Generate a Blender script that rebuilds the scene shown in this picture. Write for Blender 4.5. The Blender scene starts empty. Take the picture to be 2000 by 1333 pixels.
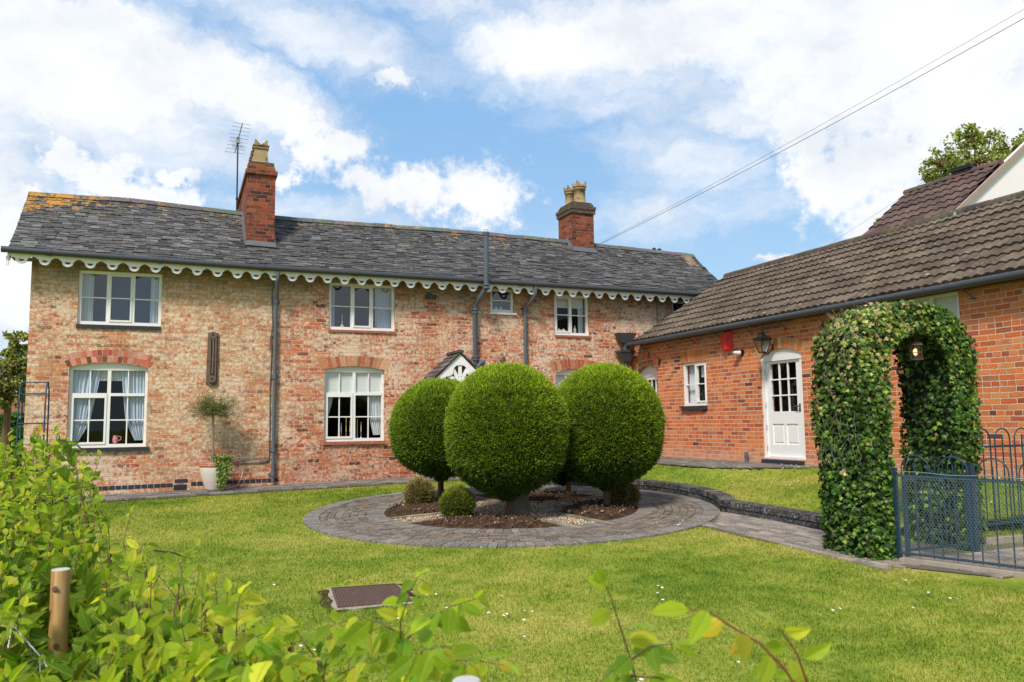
import bpy, math, random
import numpy as np
from mathutils import Vector, Matrix
from mathutils.geometry import tessellate_polygon
random.seed(7); rng = np.random.default_rng(7)
scene = bpy.context.scene
col = scene.collection
PI = math.pi

# ------------------------------------------------------------------ survey of the place (camera calibration)
F, YAW, PIT, ROL = 1590.0, .38967, .09969, -.01166
fwd = np.array([math.sin(YAW)*math.cos(PIT), math.cos(YAW)*math.cos(PIT), math.sin(PIT)])
rt = np.array([math.cos(YAW), -math.sin(YAW), 0.]); up = np.cross(rt, fwd)
rt, up = rt*math.cos(ROL)+up*math.sin(ROL), -rt*math.sin(ROL)+up*math.cos(ROL)
CAM = np.array([0., 0., 1.5])
def ray(x, y): return fwd + rt*(x-1000)/F - up*(y-666.5)/F
def on(x, y, ax, v):
    d = ray(x, y); return CAM + d*((v-CAM[ax])/d[ax])
def dep(x, y, t): return CAM + ray(x, y)*t
def gz(x, y):
    xx = np.clip(x, -6, 14); yy = np.clip(y, -4, 17.5)
    return .2+.02*(xx-4.8)+.03*(yy-11.5)
def ong(x, y, dz=0.):
    d = ray(x, y); t = (.2+dz-.02*4.8-.03*11.5-CAM[2])/(d[2]-.02*d[0]-.03*d[1]); return CAM+d*t
YA, XB = 16.74, 9.93
FA = lambda u, z, d: (u, YA-d, z)            # frame of the long farmhouse wall
FB = lambda u, z, d: (XB-d, -u, z)           # frame of the side wing wall (u = -Y)
def ua(x, y): p = on(x, y, 1, YA); return p[0], p[2]
def ub(x, y): p = on(x, y, 0, XB); return -p[1], p[2]

# ------------------------------------------------------------------ materials
class NT:
    def __init__(s, name):
        s.m = bpy.data.materials.new(name); s.m.use_nodes = True
        s.t = s.m.node_tree; s.t.nodes.clear()
    def n(s, typ, **kw):
        nd = s.t.nodes.new(typ)
        for k, v in kw.items():
            if k.startswith('i_'):
                key = k[2:]; key = int(key) if key.isdigit() else key.replace('_', ' ')
                s.set(nd.inputs[key], v)
            else: setattr(nd, k, v)
        return nd
    def set(s, inp, v):
        if isinstance(v, bpy.types.NodeSocket): s.t.links.new(v, inp)
        else:
            if hasattr(inp, 'default_value'):
                dv = inp.default_value
                if hasattr(dv, '__len__') and len(dv) == 4 and len(v) == 3: v = (*v, 1)
                inp.default_value = v
    def link(s, a, b): s.t.links.new(a, b)
    def math(s, op, a, b=0., c=0., clamp=False):
        nd = s.t.nodes.new('ShaderNodeMath'); nd.operation = op; nd.use_clamp = clamp
        for i, v in enumerate((a, b, c)): s.set(nd.inputs[i], v)
        return nd.outputs[0]
    def mix(s, fac, a, b, mode='MIX'):
        nd = s.t.nodes.new('ShaderNodeMixRGB'); nd.blend_type = mode
        s.set(nd.inputs[0], fac); s.set(nd.inputs[1], a); s.set(nd.inputs[2], b); return nd.outputs[0]
    def noise(s, vec, scale, detail=3, rough=.55, dist=0., out=0):
        nd = s.t.nodes.new('ShaderNodeTexNoise')
        if vec is not None: s.link(vec, nd.inputs['Vector'])
        nd.inputs['Scale'].default_value = scale; nd.inputs['Detail'].default_value = detail
        nd.inputs['Roughness'].default_value = rough; nd.inputs['Distortion'].default_value = dist
        return nd.outputs[out]
    def ramp(s, fac, stops, interp='LINEAR'):
        nd = s.t.nodes.new('ShaderNodeValToRGB'); cr = nd.color_ramp; cr.interpolation = interp
        while len(cr.elements) < len(stops): cr.elements.new(.5)
        for e, (p, c) in zip(cr.elements, stops):
            e.position = p; e.color = (*c, 1) if hasattr(c, '__len__') else (c, c, c, 1)
        s.set(nd.inputs[0], fac); return nd.outputs[0]
    def step(s, v, a, b):
        nd = s.t.nodes.new('ShaderNodeMapRange'); nd.interpolation_type = 'SMOOTHSTEP'
        s.set(nd.inputs[0], v); s.set(nd.inputs[1], a); s.set(nd.inputs[2], b); return nd.outputs[0]
    def coord(s, which='Object'): return s.t.nodes.new('ShaderNodeTexCoord').outputs[which]
    def pos(s): return s.t.nodes.new('ShaderNodeNewGeometry').outputs['Position']
    def attr(s, name='Col'):
        nd = s.t.nodes.new('ShaderNodeAttribute'); nd.attribute_name = name; return nd.outputs['Color']
    def bump(s, h, strength=.3, dist=.01, normal=None):
        nd = s.t.nodes.new('ShaderNodeBump'); nd.inputs['Strength'].default_value = strength
        nd.inputs['Distance'].default_value = dist; s.set(nd.inputs['Height'], h)
        if normal is not None: s.link(normal, nd.inputs['Normal'])
        return nd.outputs[0]
    def scale(s, vec, v3):
        nd = s.t.nodes.new('ShaderNodeVectorMath'); nd.operation = 'MULTIPLY'; s.link(vec, nd.inputs[0]); nd.inputs[1].default_value = v3
        return nd.outputs[0]
    def out(s, color, rough=.6, normal=None, metal=0., spec=.5, transl=None, tfac=.3, emit=None, estr=0):
        b = s.t.nodes.new('ShaderNodeBsdfPrincipled'); s.set(b.inputs['Base Color'], color)
        s.set(b.inputs['Roughness'], rough); b.inputs['Metallic'].default_value = metal
        b.inputs['Specular IOR Level'].default_value = spec
        if normal is not None: s.link(normal, b.inputs['Normal'])
        if emit is not None:
            s.set(b.inputs['Emission Color'], emit); b.inputs['Emission Strength'].default_value = estr
        sh = b.outputs[0]
        if transl is not None:
            t = s.t.nodes.new('ShaderNodeBsdfTranslucent'); s.set(t.inputs[0], transl)
            mx = s.t.nodes.new('ShaderNodeMixShader'); mx.inputs[0].default_value = tfac
            s.link(sh, mx.inputs[1]); s.link(t.outputs[0], mx.inputs[2]); sh = mx.outputs[0]
        o = s.t.nodes.new('ShaderNodeOutputMaterial'); s.link(sh, o.inputs[0]); return s.m

def mat_plain(name, c, rough=.6, var=.12, scale=12, bump=.1, metal=0, spec=.4, attr=False, dist=.004, dirt=None):
    t = NT(name); p = t.coord()
    nz = t.noise(p, scale, 4, .6); f = t.math('MULTIPLY_ADD', nz, var*2, 1-var)
    cc = t.attr() if attr else t.mix(0, c, c)
    cc = t.mix(1, cc, f, 'MULTIPLY')
    if dirt:
        d = t.step(t.noise(p, dirt[1], 5, .65), dirt[2], dirt[2]+.15); cc = t.mix(t.math('MULTIPLY', d, dirt[3]), cc, dirt[0])
    return t.out(cc, rough, t.bump(t.noise(p, scale*3, 4), bump, dist) if bump else None, metal, spec)

def mat_brick(name, kind):
    t = NT(name)
    uv = t.t.nodes.new('ShaderNodeUVMap').outputs[0]
    wob = t.noise(uv, 2.3, 3, .6, out=1)
    wv = t.t.nodes.new('ShaderNodeVectorMath'); wv.operation = 'MULTIPLY_ADD'
    t.link(wob, wv.inputs[0]); wv.inputs[1].default_value = (.05, .022, 0); t.link(uv, wv.inputs[2])
    wob2 = t.noise(uv, 16, 3, .65, out=1)
    wv2 = t.t.nodes.new('ShaderNodeVectorMath'); wv2.operation = 'MULTIPLY_ADD'
    t.link(wob2, wv2.inputs[0]); wv2.inputs[1].default_value = (.018, .012, 0); t.link(wv.outputs[0], wv2.inputs[2])
    br = t.n('ShaderNodeTexBrick', offset=.5, offset_frequency=2, squash=.5, squash_frequency=4 if kind != 'B' else 5)
    t.link(wv2.outputs[0], br.inputs['Vector'])
    br.inputs['Color1'].default_value = (0, 0, 0, 1); br.inputs['Color2'].default_value = (1, 1, 1, 1)
    br.inputs['Mortar'].default_value = (.5, .5, .5, 1)
    br.inputs['Scale'].default_value = 1; br.inputs['Mortar Size'].default_value = .0075 if kind == 'A' else .0085 if kind == 'B' else .0065
    br.inputs['Mortar Smooth'].default_value = .35; br.inputs['Bias'].default_value = 0
    br.inputs['Brick Width'].default_value = .235; br.inputs['Row Height'].default_value = .0765
    rnd = br.outputs['Color']; mort = br.outputs['Fac']
    wn = t.n('ShaderNodeTexWhiteNoise', noise_dimensions='1D'); t.set(wn.inputs['W'], t.math('MULTIPLY', rnd, 371.7))
    r1 = wn.outputs['Value']
    wn2 = t.n('ShaderNodeTexWhiteNoise', noise_dimensions='1D'); t.set(wn2.inputs['W'], t.math('MULTIPLY', rnd, 911.3))
    r2 = wn2.outputs['Value']
    sx = t.n('ShaderNodeSeparateXYZ'); t.link(uv, sx.inputs[0]); u, v = sx.outputs[0], sx.outputs[1]
    big = t.noise(uv, .55, 4, .6); med = t.noise(uv, 1.7, 5, .62); fine = t.noise(uv, 9, 6, .72); vfine = t.noise(uv, 38, 4, .7)
    if kind == 'A':
        bc = t.ramp(r1, [(0, (.09, .045, .035)), (.05, (.26, .08, .05)), (.2, (.48, .10, .045)), (.45, (.62, .17, .07)), (.68, (.68, .26, .12)), (.87, (.50, .15, .08)), (1, (.40, .13, .08))])
        # the buff-washed west bay, the redder middle, eaves band, redder foot
        west = t.math('SUBTRACT', 1, t.step(t.math('ADD', u, t.math('MULTIPLY', t.math('SUBTRACT', med, .5), .5)), 1.7, 2.15))
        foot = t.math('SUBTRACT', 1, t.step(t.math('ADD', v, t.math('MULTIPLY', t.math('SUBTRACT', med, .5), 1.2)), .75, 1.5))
        eave = t.step(t.math('ADD', v, t.math('MULTIPLY', t.math('SUBTRACT', med, .5), .9)), 3.6, 4.2)
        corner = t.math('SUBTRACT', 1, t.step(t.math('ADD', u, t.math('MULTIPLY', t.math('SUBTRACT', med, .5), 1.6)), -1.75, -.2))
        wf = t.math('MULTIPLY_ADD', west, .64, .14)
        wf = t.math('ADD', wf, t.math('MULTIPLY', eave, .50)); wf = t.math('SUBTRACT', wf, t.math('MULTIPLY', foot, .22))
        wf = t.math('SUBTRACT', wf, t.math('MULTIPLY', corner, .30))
        wf = t.math('ADD', wf, t.math('MULTIPLY', t.math('SUBTRACT', med, .5), 1.3))
        wf = t.math('ADD', wf, t.math('MULTIPLY', t.math('SUBTRACT', r2, .5), 1.05))
        wf = t.math('ADD', wf, t.math('MULTIPLY', t.math('SUBTRACT', fine, .5), .7), clamp=True)
        wash = t.mix(fine, (.44, .255, .125), (.76, .52, .29)); wash = t.mix(1, wash, t.mix(r1, (.86, .82, .80), (1.12, 1.06, 1.0)), 'MULTIPLY')
        c = t.mix(t.math('MULTIPLY', wf, .85), bc, wash)
        mc = t.mix(fine, (.48, .34, .23), (.92, .76, .60))
        mcw = t.mix(t.math('MULTIPLY', wf, .45), mc, (.66, .49, .33))
        c = t.mix(t.math('MULTIPLY', mort, .88), c, mcw)
        fin2 = t.noise(uv, 15, 6, .75)
        ef = t.step(t.math('ADD', t.math('MULTIPLY', fin2, .85), t.math('MULTIPLY', t.math('ADD', t.math('ADD', big, med), t.math('MULTIPLY', r2, .22)), .30)), t.math('SUBTRACT', .725, t.math('MULTIPLY', west, .012)), .82)
        c = t.mix(t.math('MULTIPLY', ef, .72), c, (.90, .74, .58))
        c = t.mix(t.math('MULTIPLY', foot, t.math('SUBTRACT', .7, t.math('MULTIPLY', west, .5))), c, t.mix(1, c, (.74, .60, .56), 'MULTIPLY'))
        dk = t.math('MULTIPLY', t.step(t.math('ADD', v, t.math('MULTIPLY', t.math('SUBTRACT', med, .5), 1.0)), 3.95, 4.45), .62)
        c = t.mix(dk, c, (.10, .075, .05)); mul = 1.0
    elif kind == 'B':
        bc = t.ramp(r1, [(0, (.10, .05, .05)), (.035, (.34, .10, .06)), (.12, (.50, .12, .055)), (.3, (.66, .145, .048)), (.55, (.74, .20, .062)), (.78, (.74, .27, .10)), (.92, (.50, .13, .075)), (1, (.40, .11, .07))])
        wf = t.math('ADD', t.math('MULTIPLY', t.math('SUBTRACT', med, .5), 1.2), t.math('MULTIPLY', t.math('SUBTRACT', r2, .5), .95))
        top = t.step(t.math('ADD', v, t.math('MULTIPLY', med, .5)), 3.1, 3.6)
        wf = t.math('ADD', wf, t.math('MULTIPLY', top, .35)); wf = t.math('ADD', wf, t.math('MULTIPLY', t.math('SUBTRACT', fine, .5), .8), clamp=True)
        c = t.mix(t.math('MULTIPLY', wf, .55), bc, (.74, .38, .18))
        mc = t.mix(fine, (.60, .40, .25), (.95, .80, .64))
        c = t.mix(t.math('MULTIPLY', mort, .9), c, mc)
        foot = t.math('SUBTRACT', 1, t.step(t.math('ADD', v, t.math('MULTIPLY', fine, .6)), 1.05, 1.35))
        c = t.mix(t.math('MULTIPLY', foot, .45), c, (.74, .48, .33))
        ef = t.step(t.math('ADD', t.math('MULTIPLY', fine, .7), t.math('MULTIPLY', med, .5)), .70, .82)
        c = t.mix(t.math('MULTIPLY', ef, .6), c, (.84, .68, .52))
        gr = t.step(t.math('ADD', v, t.math('MULTIPLY', med, .8)), 3.35, 3.75); c = t.mix(t.math('MULTIPLY', gr, .45), c, (.22, .15, .10))
    elif kind == 'C':
        bc = t.ramp(r1, [(0, (.07, .03, .025)), (.25, (.20, .05, .03)), (.6, (.32, .07, .035)), (.85, (.42, .11, .05)), (1, (.2, .06, .04))])
        c = t.mix(t.math('MULTIPLY', mort, .8), bc, (.33, .25, .20))
        c = t.mix(t.math('MULTIPLY', t.step(fine, .46, .66), .6), c, (.075, .05, .04))
        li = t.step(t.math('ADD', t.math('MULTIPLY', fine, .6), t.math('MULTIPLY', t.step(v, 6.3, 6.95), .32)), .56, .68)
        c = t.mix(t.math('MULTIPLY', li, .6), c, (.30, .20, .05))
    else:
        bc = t.ramp(r1, [(0, (.25, .09, .07)), (.5, (.42, .17, .12)), (1, (.5, .25, .17))])
        c = t.mix(t.math('MULTIPLY', mort, .8), bc, (.5, .4, .32))
    st = t.step(t.noise(t.scale(uv, (2.6, .55, 1)), 1.6, 5, .7), .50, .68); c = t.mix(t.math('MULTIPLY', st, .26 if kind == 'A' else .18), c, (.16, .11, .08))
    c = t.mix(1, c, t.math('MULTIPLY_ADD', vfine, .9, .57), 'MULTIPLY')
    h = t.math('ADD', t.math('MULTIPLY', mort, -1), t.math('ADD', t.math('MULTIPLY', fine, .8), t.math('MULTIPLY', r2, .5)))
    h = t.math('ADD', h, t.math('MULTIPLY', vfine, .6))
    return t.out(c, .9, t.bump(h, 1.0, .011), spec=.2)

def mat_leaf(name, vein=0, transl=(.35, .5, .03), tf=.3, rough=.45, spec=.4, mul=1.0, bumps=0):
    t = NT(name); c = t.attr()
    if mul != 1: c = t.mix(1, c, (mul, mul, mul), 'MULTIPLY')
    nrm = None
    if vein:
        uv = t.t.nodes.new('ShaderNodeUVMap').outputs[0]; sx = t.n('ShaderNodeSeparateXYZ'); t.link(uv, sx.inputs[0])
        au = t.math('ABSOLUTE', t.math('SUBTRACT', sx.outputs[0], .5))
        ph = t.math('SUBTRACT', t.math('MULTIPLY', sx.outputs[1], vein), t.math('MULTIPLY', au, vein*.75))
        w = t.math('ABSOLUTE', t.math('SUBTRACT', t.math('FRACT', ph), .5))     # 0..0.5
        mid = t.math('SUBTRACT', 1, t.step(au, .0, .05))
        c = t.mix(t.math('MULTIPLY', t.math('SUBTRACT', .5, w), .65), c, t.mix(1, c, (.45, .5, .4), 'MULTIPLY'))
        c = t.mix(t.math('MULTIPLY', mid, .6), c, (.45, .5, .12))
        nrm = t.bump(t.math('ADD', w, t.math('MULTIPLY', mid, -.3)), .8, .0045)
    p = t.coord(); c = t.mix(1, c, t.math('MULTIPLY_ADD', t.noise(p, 9, 2), .6, .7), 'MULTIPLY')
    tc = t.mix(1, c, (1.5, 1.5, .7), 'MULTIPLY')
    return t.out(c, rough, nrm, spec=spec, transl=tc, tfac=tf)

def mat_glass(name, tint=(.8, .85, .85), ior=1.6, base=.05):
    t = NT(name)
    fr = t.n('ShaderNodeLayerWeight'); fr.inputs[0].default_value = .5
    p = t.coord(); wav = t.bump(t.noise(p, 2.2, 1), .05, .02)
    refl = t.math('MULTIPLY_ADD', t.math('POWER', fr.outputs['Facing'], 4), .5, base)
    g = t.n('ShaderNodeBsdfGlossy'); g.inputs['Roughness'].default_value = .015; g.inputs['Color'].default_value = (.9, .93, .95, 1); t.link(wav, g.inputs['Normal'])
    tr = t.n('ShaderNodeBsdfTransparent'); tr.inputs[0].default_value = (*tint, 1)
    mx = t.n('ShaderNodeMixShader'); t.link(refl, mx.inputs[0]); t.link(tr.outputs[0], mx.inputs[1]); t.link(g.outputs[0], mx.inputs[2])
    o = t.n('ShaderNodeOutputMaterial'); t.link(mx.outputs[0], o.inputs[0]); return t.m

def mat_slate(name):
    t = NT(name); c = t.attr(); p = t.pos()
    sx = t.n('ShaderNodeSeparateXYZ'); t.link(p, sx.inputs[0])
    fine = t.noise(p, 14, 5, .7); med = t.noise(p, 2.2, 4, .6); vf = t.noise(p, 60, 3)
    br_ = t.step(t.noise(p, 3.3, 5, .7), .48, .66); c = t.mix(t.math('MULTIPLY', br_, .35), c, (.13, .105, .075)); c = t.mix(1, c, t.math('MULTIPLY_ADD', fine, 1.2, .42), 'MULTIPLY')
    # pale crust of lichen, more to the west
    g = t.step(t.math('ADD', t.math('MULTIPLY', fine, .8), t.math('MULTIPLY', med, .35)), .60, .78)
    c = t.mix(t.math('MULTIPLY', g, .5), c, (.30, .31, .27))
    # orange lichen near the ridge and the west verge
    hz = t.step(sx.outputs[2], 5.25, 6.1); wx = t.math('SUBTRACT', 1, t.step(sx.outputs[0], -2.9, -.6))
    amt = t.math('ADD', t.math('MULTIPLY', hz, .092), t.math('MULTIPLY', t.math('MULTIPLY', wx, t.step(sx.outputs[2], 5.3, 5.9)), .085))
    amt = t.math('ADD', amt, t.math('MULTIPLY', t.step(sx.outputs[2], 4.9, 5.3), .03))
    east = t.step(sx.outputs[0], 7.3, 9.5); amt = t.math('SUBTRACT', amt, t.math('MULTIPLY', east, .30))
    l = t.step(t.math('ADD', t.math('ADD', t.math('MULTIPLY', t.noise(p, 7, 6, .8), .7), t.math('MULTIPLY', med, .3)), amt), .665, .715)
    c = t.mix(t.math('MULTIPLY', l, .85), c, t.mix(fine, (.50, .17, .012), (.62, .36, .05)))
    return t.out(c, .62, t.bump(t.math('ADD', fine, vf), .5, .006), spec=.35)

def mat_tile(name, base, dark, spots):
    t = NT(name); p = t.pos()
    fine = t.noise(p, 22, 5, .7); med = t.noise(p, 3, 4, .6); spt = t.noise(p, 13, 4, .65)
    c = t.mix(t.step(med, .35, .7), base, dark)
    c = t.mix(1, c, t.math('MULTIPLY_ADD', fine, 1.6, .25), 'MULTIPLY')
    c = t.mix(1, c, t.attr(), 'MULTIPLY')
    l = t.step(spt, .645, .68); c = t.mix(t.math('MULTIPLY', l, spots), c, (.62, .58, .5))
    m = t.step(t.noise(p, 6, 5, .7), .58, .7); c = t.mix(t.math('MULTIPLY', m, .35), c, (.20, .17, .10))
    return t.out(c, .9, t.bump(fine, .7, .012), spec=.2)

def grass_color(t, p):
    a = t.noise(p, .55, 3, .6); b = t.noise(p, 3.5, 4, .65); d = t.noise(p, 30, 3, .7)
    c = t.ramp(t.math('ADD', t.math('MULTIPLY', a, .6), t.math('MULTIPLY', b, .4)),
               [(.30, (.095, .185, .018)), (.40, (.18, .265, .028)), (.50, (.285, .345, .048)), (.59, (.40, .40, .085)), (.68, (.48, .43, .14))])
    return c, b, d

M = {}
def build_materials():
    M['brickA'] = mat_brick('old_washed_brick', 'A'); M['brickB'] = mat_brick('orange_brick', 'B')
    M['brickC'] = mat_brick('chimney_brick', 'C'); M['brickD'] = mat_brick('garden_wall_brick', 'D')
    M['vbrick'] = mat_plain('single_bricks', (1, 1, 1), .9, .35, 30, .6, attr=True, spec=.2)
    M['white'] = mat_plain('white_paint', (.90, .89, .89), .35, .03, 5, .05, dirt=((.5, .48, .42), 9, .62, .25))
    M['white2'] = mat_plain('painted_board', (.93, .93, .95), .5, .05, 6, .1, dirt=((.35, .32, .26), 7, .62, .3))
    M['render'] = mat_plain('white_render', (.97, .93, .97), .8, .03, 3, .2)
    M['pipe'] = mat_plain('grey_pipe_paint', (.115, .135, .165), .35, .12, 7, .05, dirt=((.3, .3, .3), 8, .62, .3))
    M['gutter'] = mat_plain('dark_gutter', (.06, .065, .075), .4, .15, 7, .05, dirt=((.22, .22, .22), 9, .62, .35))
    M['black'] = mat_plain('black_metal', (.015, .016, .018), .3, .2, 9, .05)
    M['dark'] = mat_plain('dark_interior', (.018, .016, .014), .9, .2, 1, 0)
    M['curtain'] = mat_plain('curtain_cloth', (.52, .60, .70), .9, .10, 6, .1, spec=.1)
    M['net'] = mat_plain('net_curtain', (.66, .70, .74), .9, .10, 6, .1, spec=.1)
    M['blind'] = mat_plain('roller_blind', (.72, .75, .73), .8, .03, 3, 0)
    M['glass'] = mat_glass('window_glass', (.97, .98, .98), 1.38, .035); M['glass_up'] = mat_glass('upper_window_glass', (.9, .93, .95), 1.5, .14)
    M['lamp_glass'] = mat_glass('lamp_glass', (.85, .85, .8), 1.3, .05)
    M['bluebrick'] = mat_plain('blue_brick', (.035, .038, .052), .5, .3, 20, .4, attr=False, dirt=((.35, .33, .3), 14, .62, .5))
    M['tilesill'] = mat_plain('red_tile_sill', (.42, .13, .08), .8, .25, 12, .4, dirt=((.6, .42, .34), 10, .58, .5))
    M['slate'] = mat_slate('stone_slate')
    M['tile'] = mat_tile('concrete_tile', (.155, .118, .086), (.088, .070, .057), .6)
    M['tile2'] = mat_tile('brown_pantile', (.135, .085, .075), (.085, .06, .055), .1)
    M['lead'] = mat_plain('lead_flashing', (.125, .135, .15), .55, .2, 6, .3)
    M['clay'] = mat_plain('chimney_clay', (.42, .31, .17), .85, .3, 7, .5, dirt=((.08, .07, .06), 5, .5, .75))
    M['stonedark'] = mat_plain('sooty_brick', (.10, .075, .06), .9, .5, 14, .7, dirt=((.36, .26, .05), 9, .55, .5))
    M['timber'] = mat_plain('weathered_timber', (.17, .12, .09), .85, .3, 14, .5)
    t = NT('sawn_post_timber'); p = t.coord(); sp = t.scale(p, (26, 26, 1.6))
    w = t.noise(sp, 1.0, 4, .6, .6); c = t.ramp(w, [(.35, (.40, .20, .07)), (.5, (.55, .32, .13)), (.62, (.66, .44, .22))])
    M['post'] = t.out(c, .7, t.bump(w, .3, .003), spec=.3)
    M['postend'] = mat_plain('post_end_grain', (.52, .50, .49), .8, .2, 40, .2)
    M['red'] = mat_plain('red_plastic', (.75, .018, .018), .35, .05, 4, 0)
    M['blue'] = mat_plain('blue_railing_paint', (.020, .052, .09), .4, .25, 30, .15, spec=.4, dirt=((.16, .2, .22), 20, .6, .35))
    M['wire'] = mat_plain('galvanised_wire', (.20, .30, .33), .5, .2, 30, 0, metal=.2)
    M['cable'] = mat_plain('overhead_cable', (.14, .14, .15), .6, .1, 3, 0)
    M['steel'] = mat_plain('aluminium', (.45, .46, .48), .4, .1, 5, 0, metal=.8)
    M['terracotta'] = mat_plain('limewashed_terracotta', (.74, .66, .62), .85, .15, 5, .3, dirt=((.42, .16, .09), 4, .55, .7))
    M['terracotta2'] = mat_plain('terracotta_rim', (.48, .18, .10), .85, .2, 8, .3, dirt=((.6, .5, .45), 9, .55, .5))
    M['bark'] = mat_plain('bark', (.17, .11, .07), .95, .4, 25, .9, dist=.012)
    M['barkpale'] = mat_plain('pale_bark', (.27, .23, .18), .95, .35, 25, .8)
    M['stem'] = mat_plain('shoot_stem', (.16, .09, .06), .7, .3, 60, .3)
    M['stemred'] = mat_plain('red_shoot_stem', (.24, .075, .05), .7, .3, 60, .3)
    M['stone'] = mat_plain('weathered_stone', (.25, .23, .17), .95, .3, 12, .7, dirt=((.14, .14, .08), 6, .5, .6))
    M['concrete'] = mat_plain('concrete', (.36, .315, .26), .95, .25, 14, .6, dirt=((.22, .19, .15), 5, .5, .6))
    M['iron'] = mat_plain('rusty_cast_iron', (.115, .07, .055), .85, .4, 22, .7, dirt=((.28, .24, .18), 26, .6, .8))
    M['paver'] = mat_plain('paver_bricks', (1, 1, 1), .85, .4, 24, .5, attr=True, spec=.25, dirt=((.66, .63, .57), 38, .545, .7))
    M['mortar'] = mat_plain('paver_joint', (.13, .11, .09), .95, .4, 20, .5)
    M['stonebits'] = mat_plain('gravel_stones', (1, 1, 1), .85, .2, 30, .3, attr=True)
    t = NT('dark_soil'); p = t.pos(); n1 = t.noise(p, 9, 6, .75); n2 = t.noise(p, 60, 4, .7)
    c = t.ramp(n1, [(.3, (.035, .02, .012)), (.5, (.10, .058, .036)), (.7, (.17, .105, .068))])
    M['soil'] = t.out(c, .95, t.bump(t.math('ADD', n1, n2), 1, .03), spec=.1)
    t = NT('lawn_ground'); p = t.pos(); c, b, d = grass_color(t, p)
    c = t.mix(1, c, t.math('MULTIPLY_ADD', d, 1.2, .30), 'MULTIPLY')
    M['lawn'] = t.out(c, .95, t.bump(d, .8, .03), spec=.1)
    t = NT('grass_blades'); p = t.pos(); c, b, d = grass_color(t, p)
    c = t.mix(1, c, t.attr(), 'MULTIPLY'); M['blades'] = t.out(c, .6, None, spec=.25, transl=t.mix(1, c, (1.3, 1.4, .6), 'MULTIPLY'), tfac=.35)
    M['yew'] = mat_leaf('clipped_foliage', tf=.22, rough=.5, spec=.3)
    M['ivy'] = mat_leaf('ivy_leaf', tf=.12, rough=.38, spec=.35)
    M['horn'] = mat_leaf('hornbeam_leaf', vein=11, tf=.42, rough=.42, spec=.3)
    M['treeleaf'] = mat_leaf('tree_leaf', tf=.35, rough=.5)
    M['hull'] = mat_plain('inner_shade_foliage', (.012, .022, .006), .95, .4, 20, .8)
    M['daisy'] = mat_plain('daisy_petals', (.85, .85, .83), .6, .02, 5, 0)
    M['candle'] = mat_plain('candle_wax', (.62, .45, .12), .5, .05, 5, 0)
    M['silver'] = mat_plain('polished_silver', (.5, .5, .52), .25, .1, 5, 0, metal=.9)
    M['china'] = mat_plain('glazed_china', (.72, .70, .68), .25, .05, 8, 0)
    M['pink'] = mat_plain('pink_china', (.75, .28, .33), .25, .3, 20, 0)
    M['brass'] = mat_plain('old_brass', (.22, .15, .08), .45, .2, 9, 0, metal=.7)
    t = NT('lit_lamp'); M['lit'] = t.out((.9, .6, .3), .5, emit=(1, .62, .25), estr=2.2)
    M['milk'] = mat_plain('milk_glass', (.78, .80, .72), .3, .03, 4, 0)
build_materials()

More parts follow.
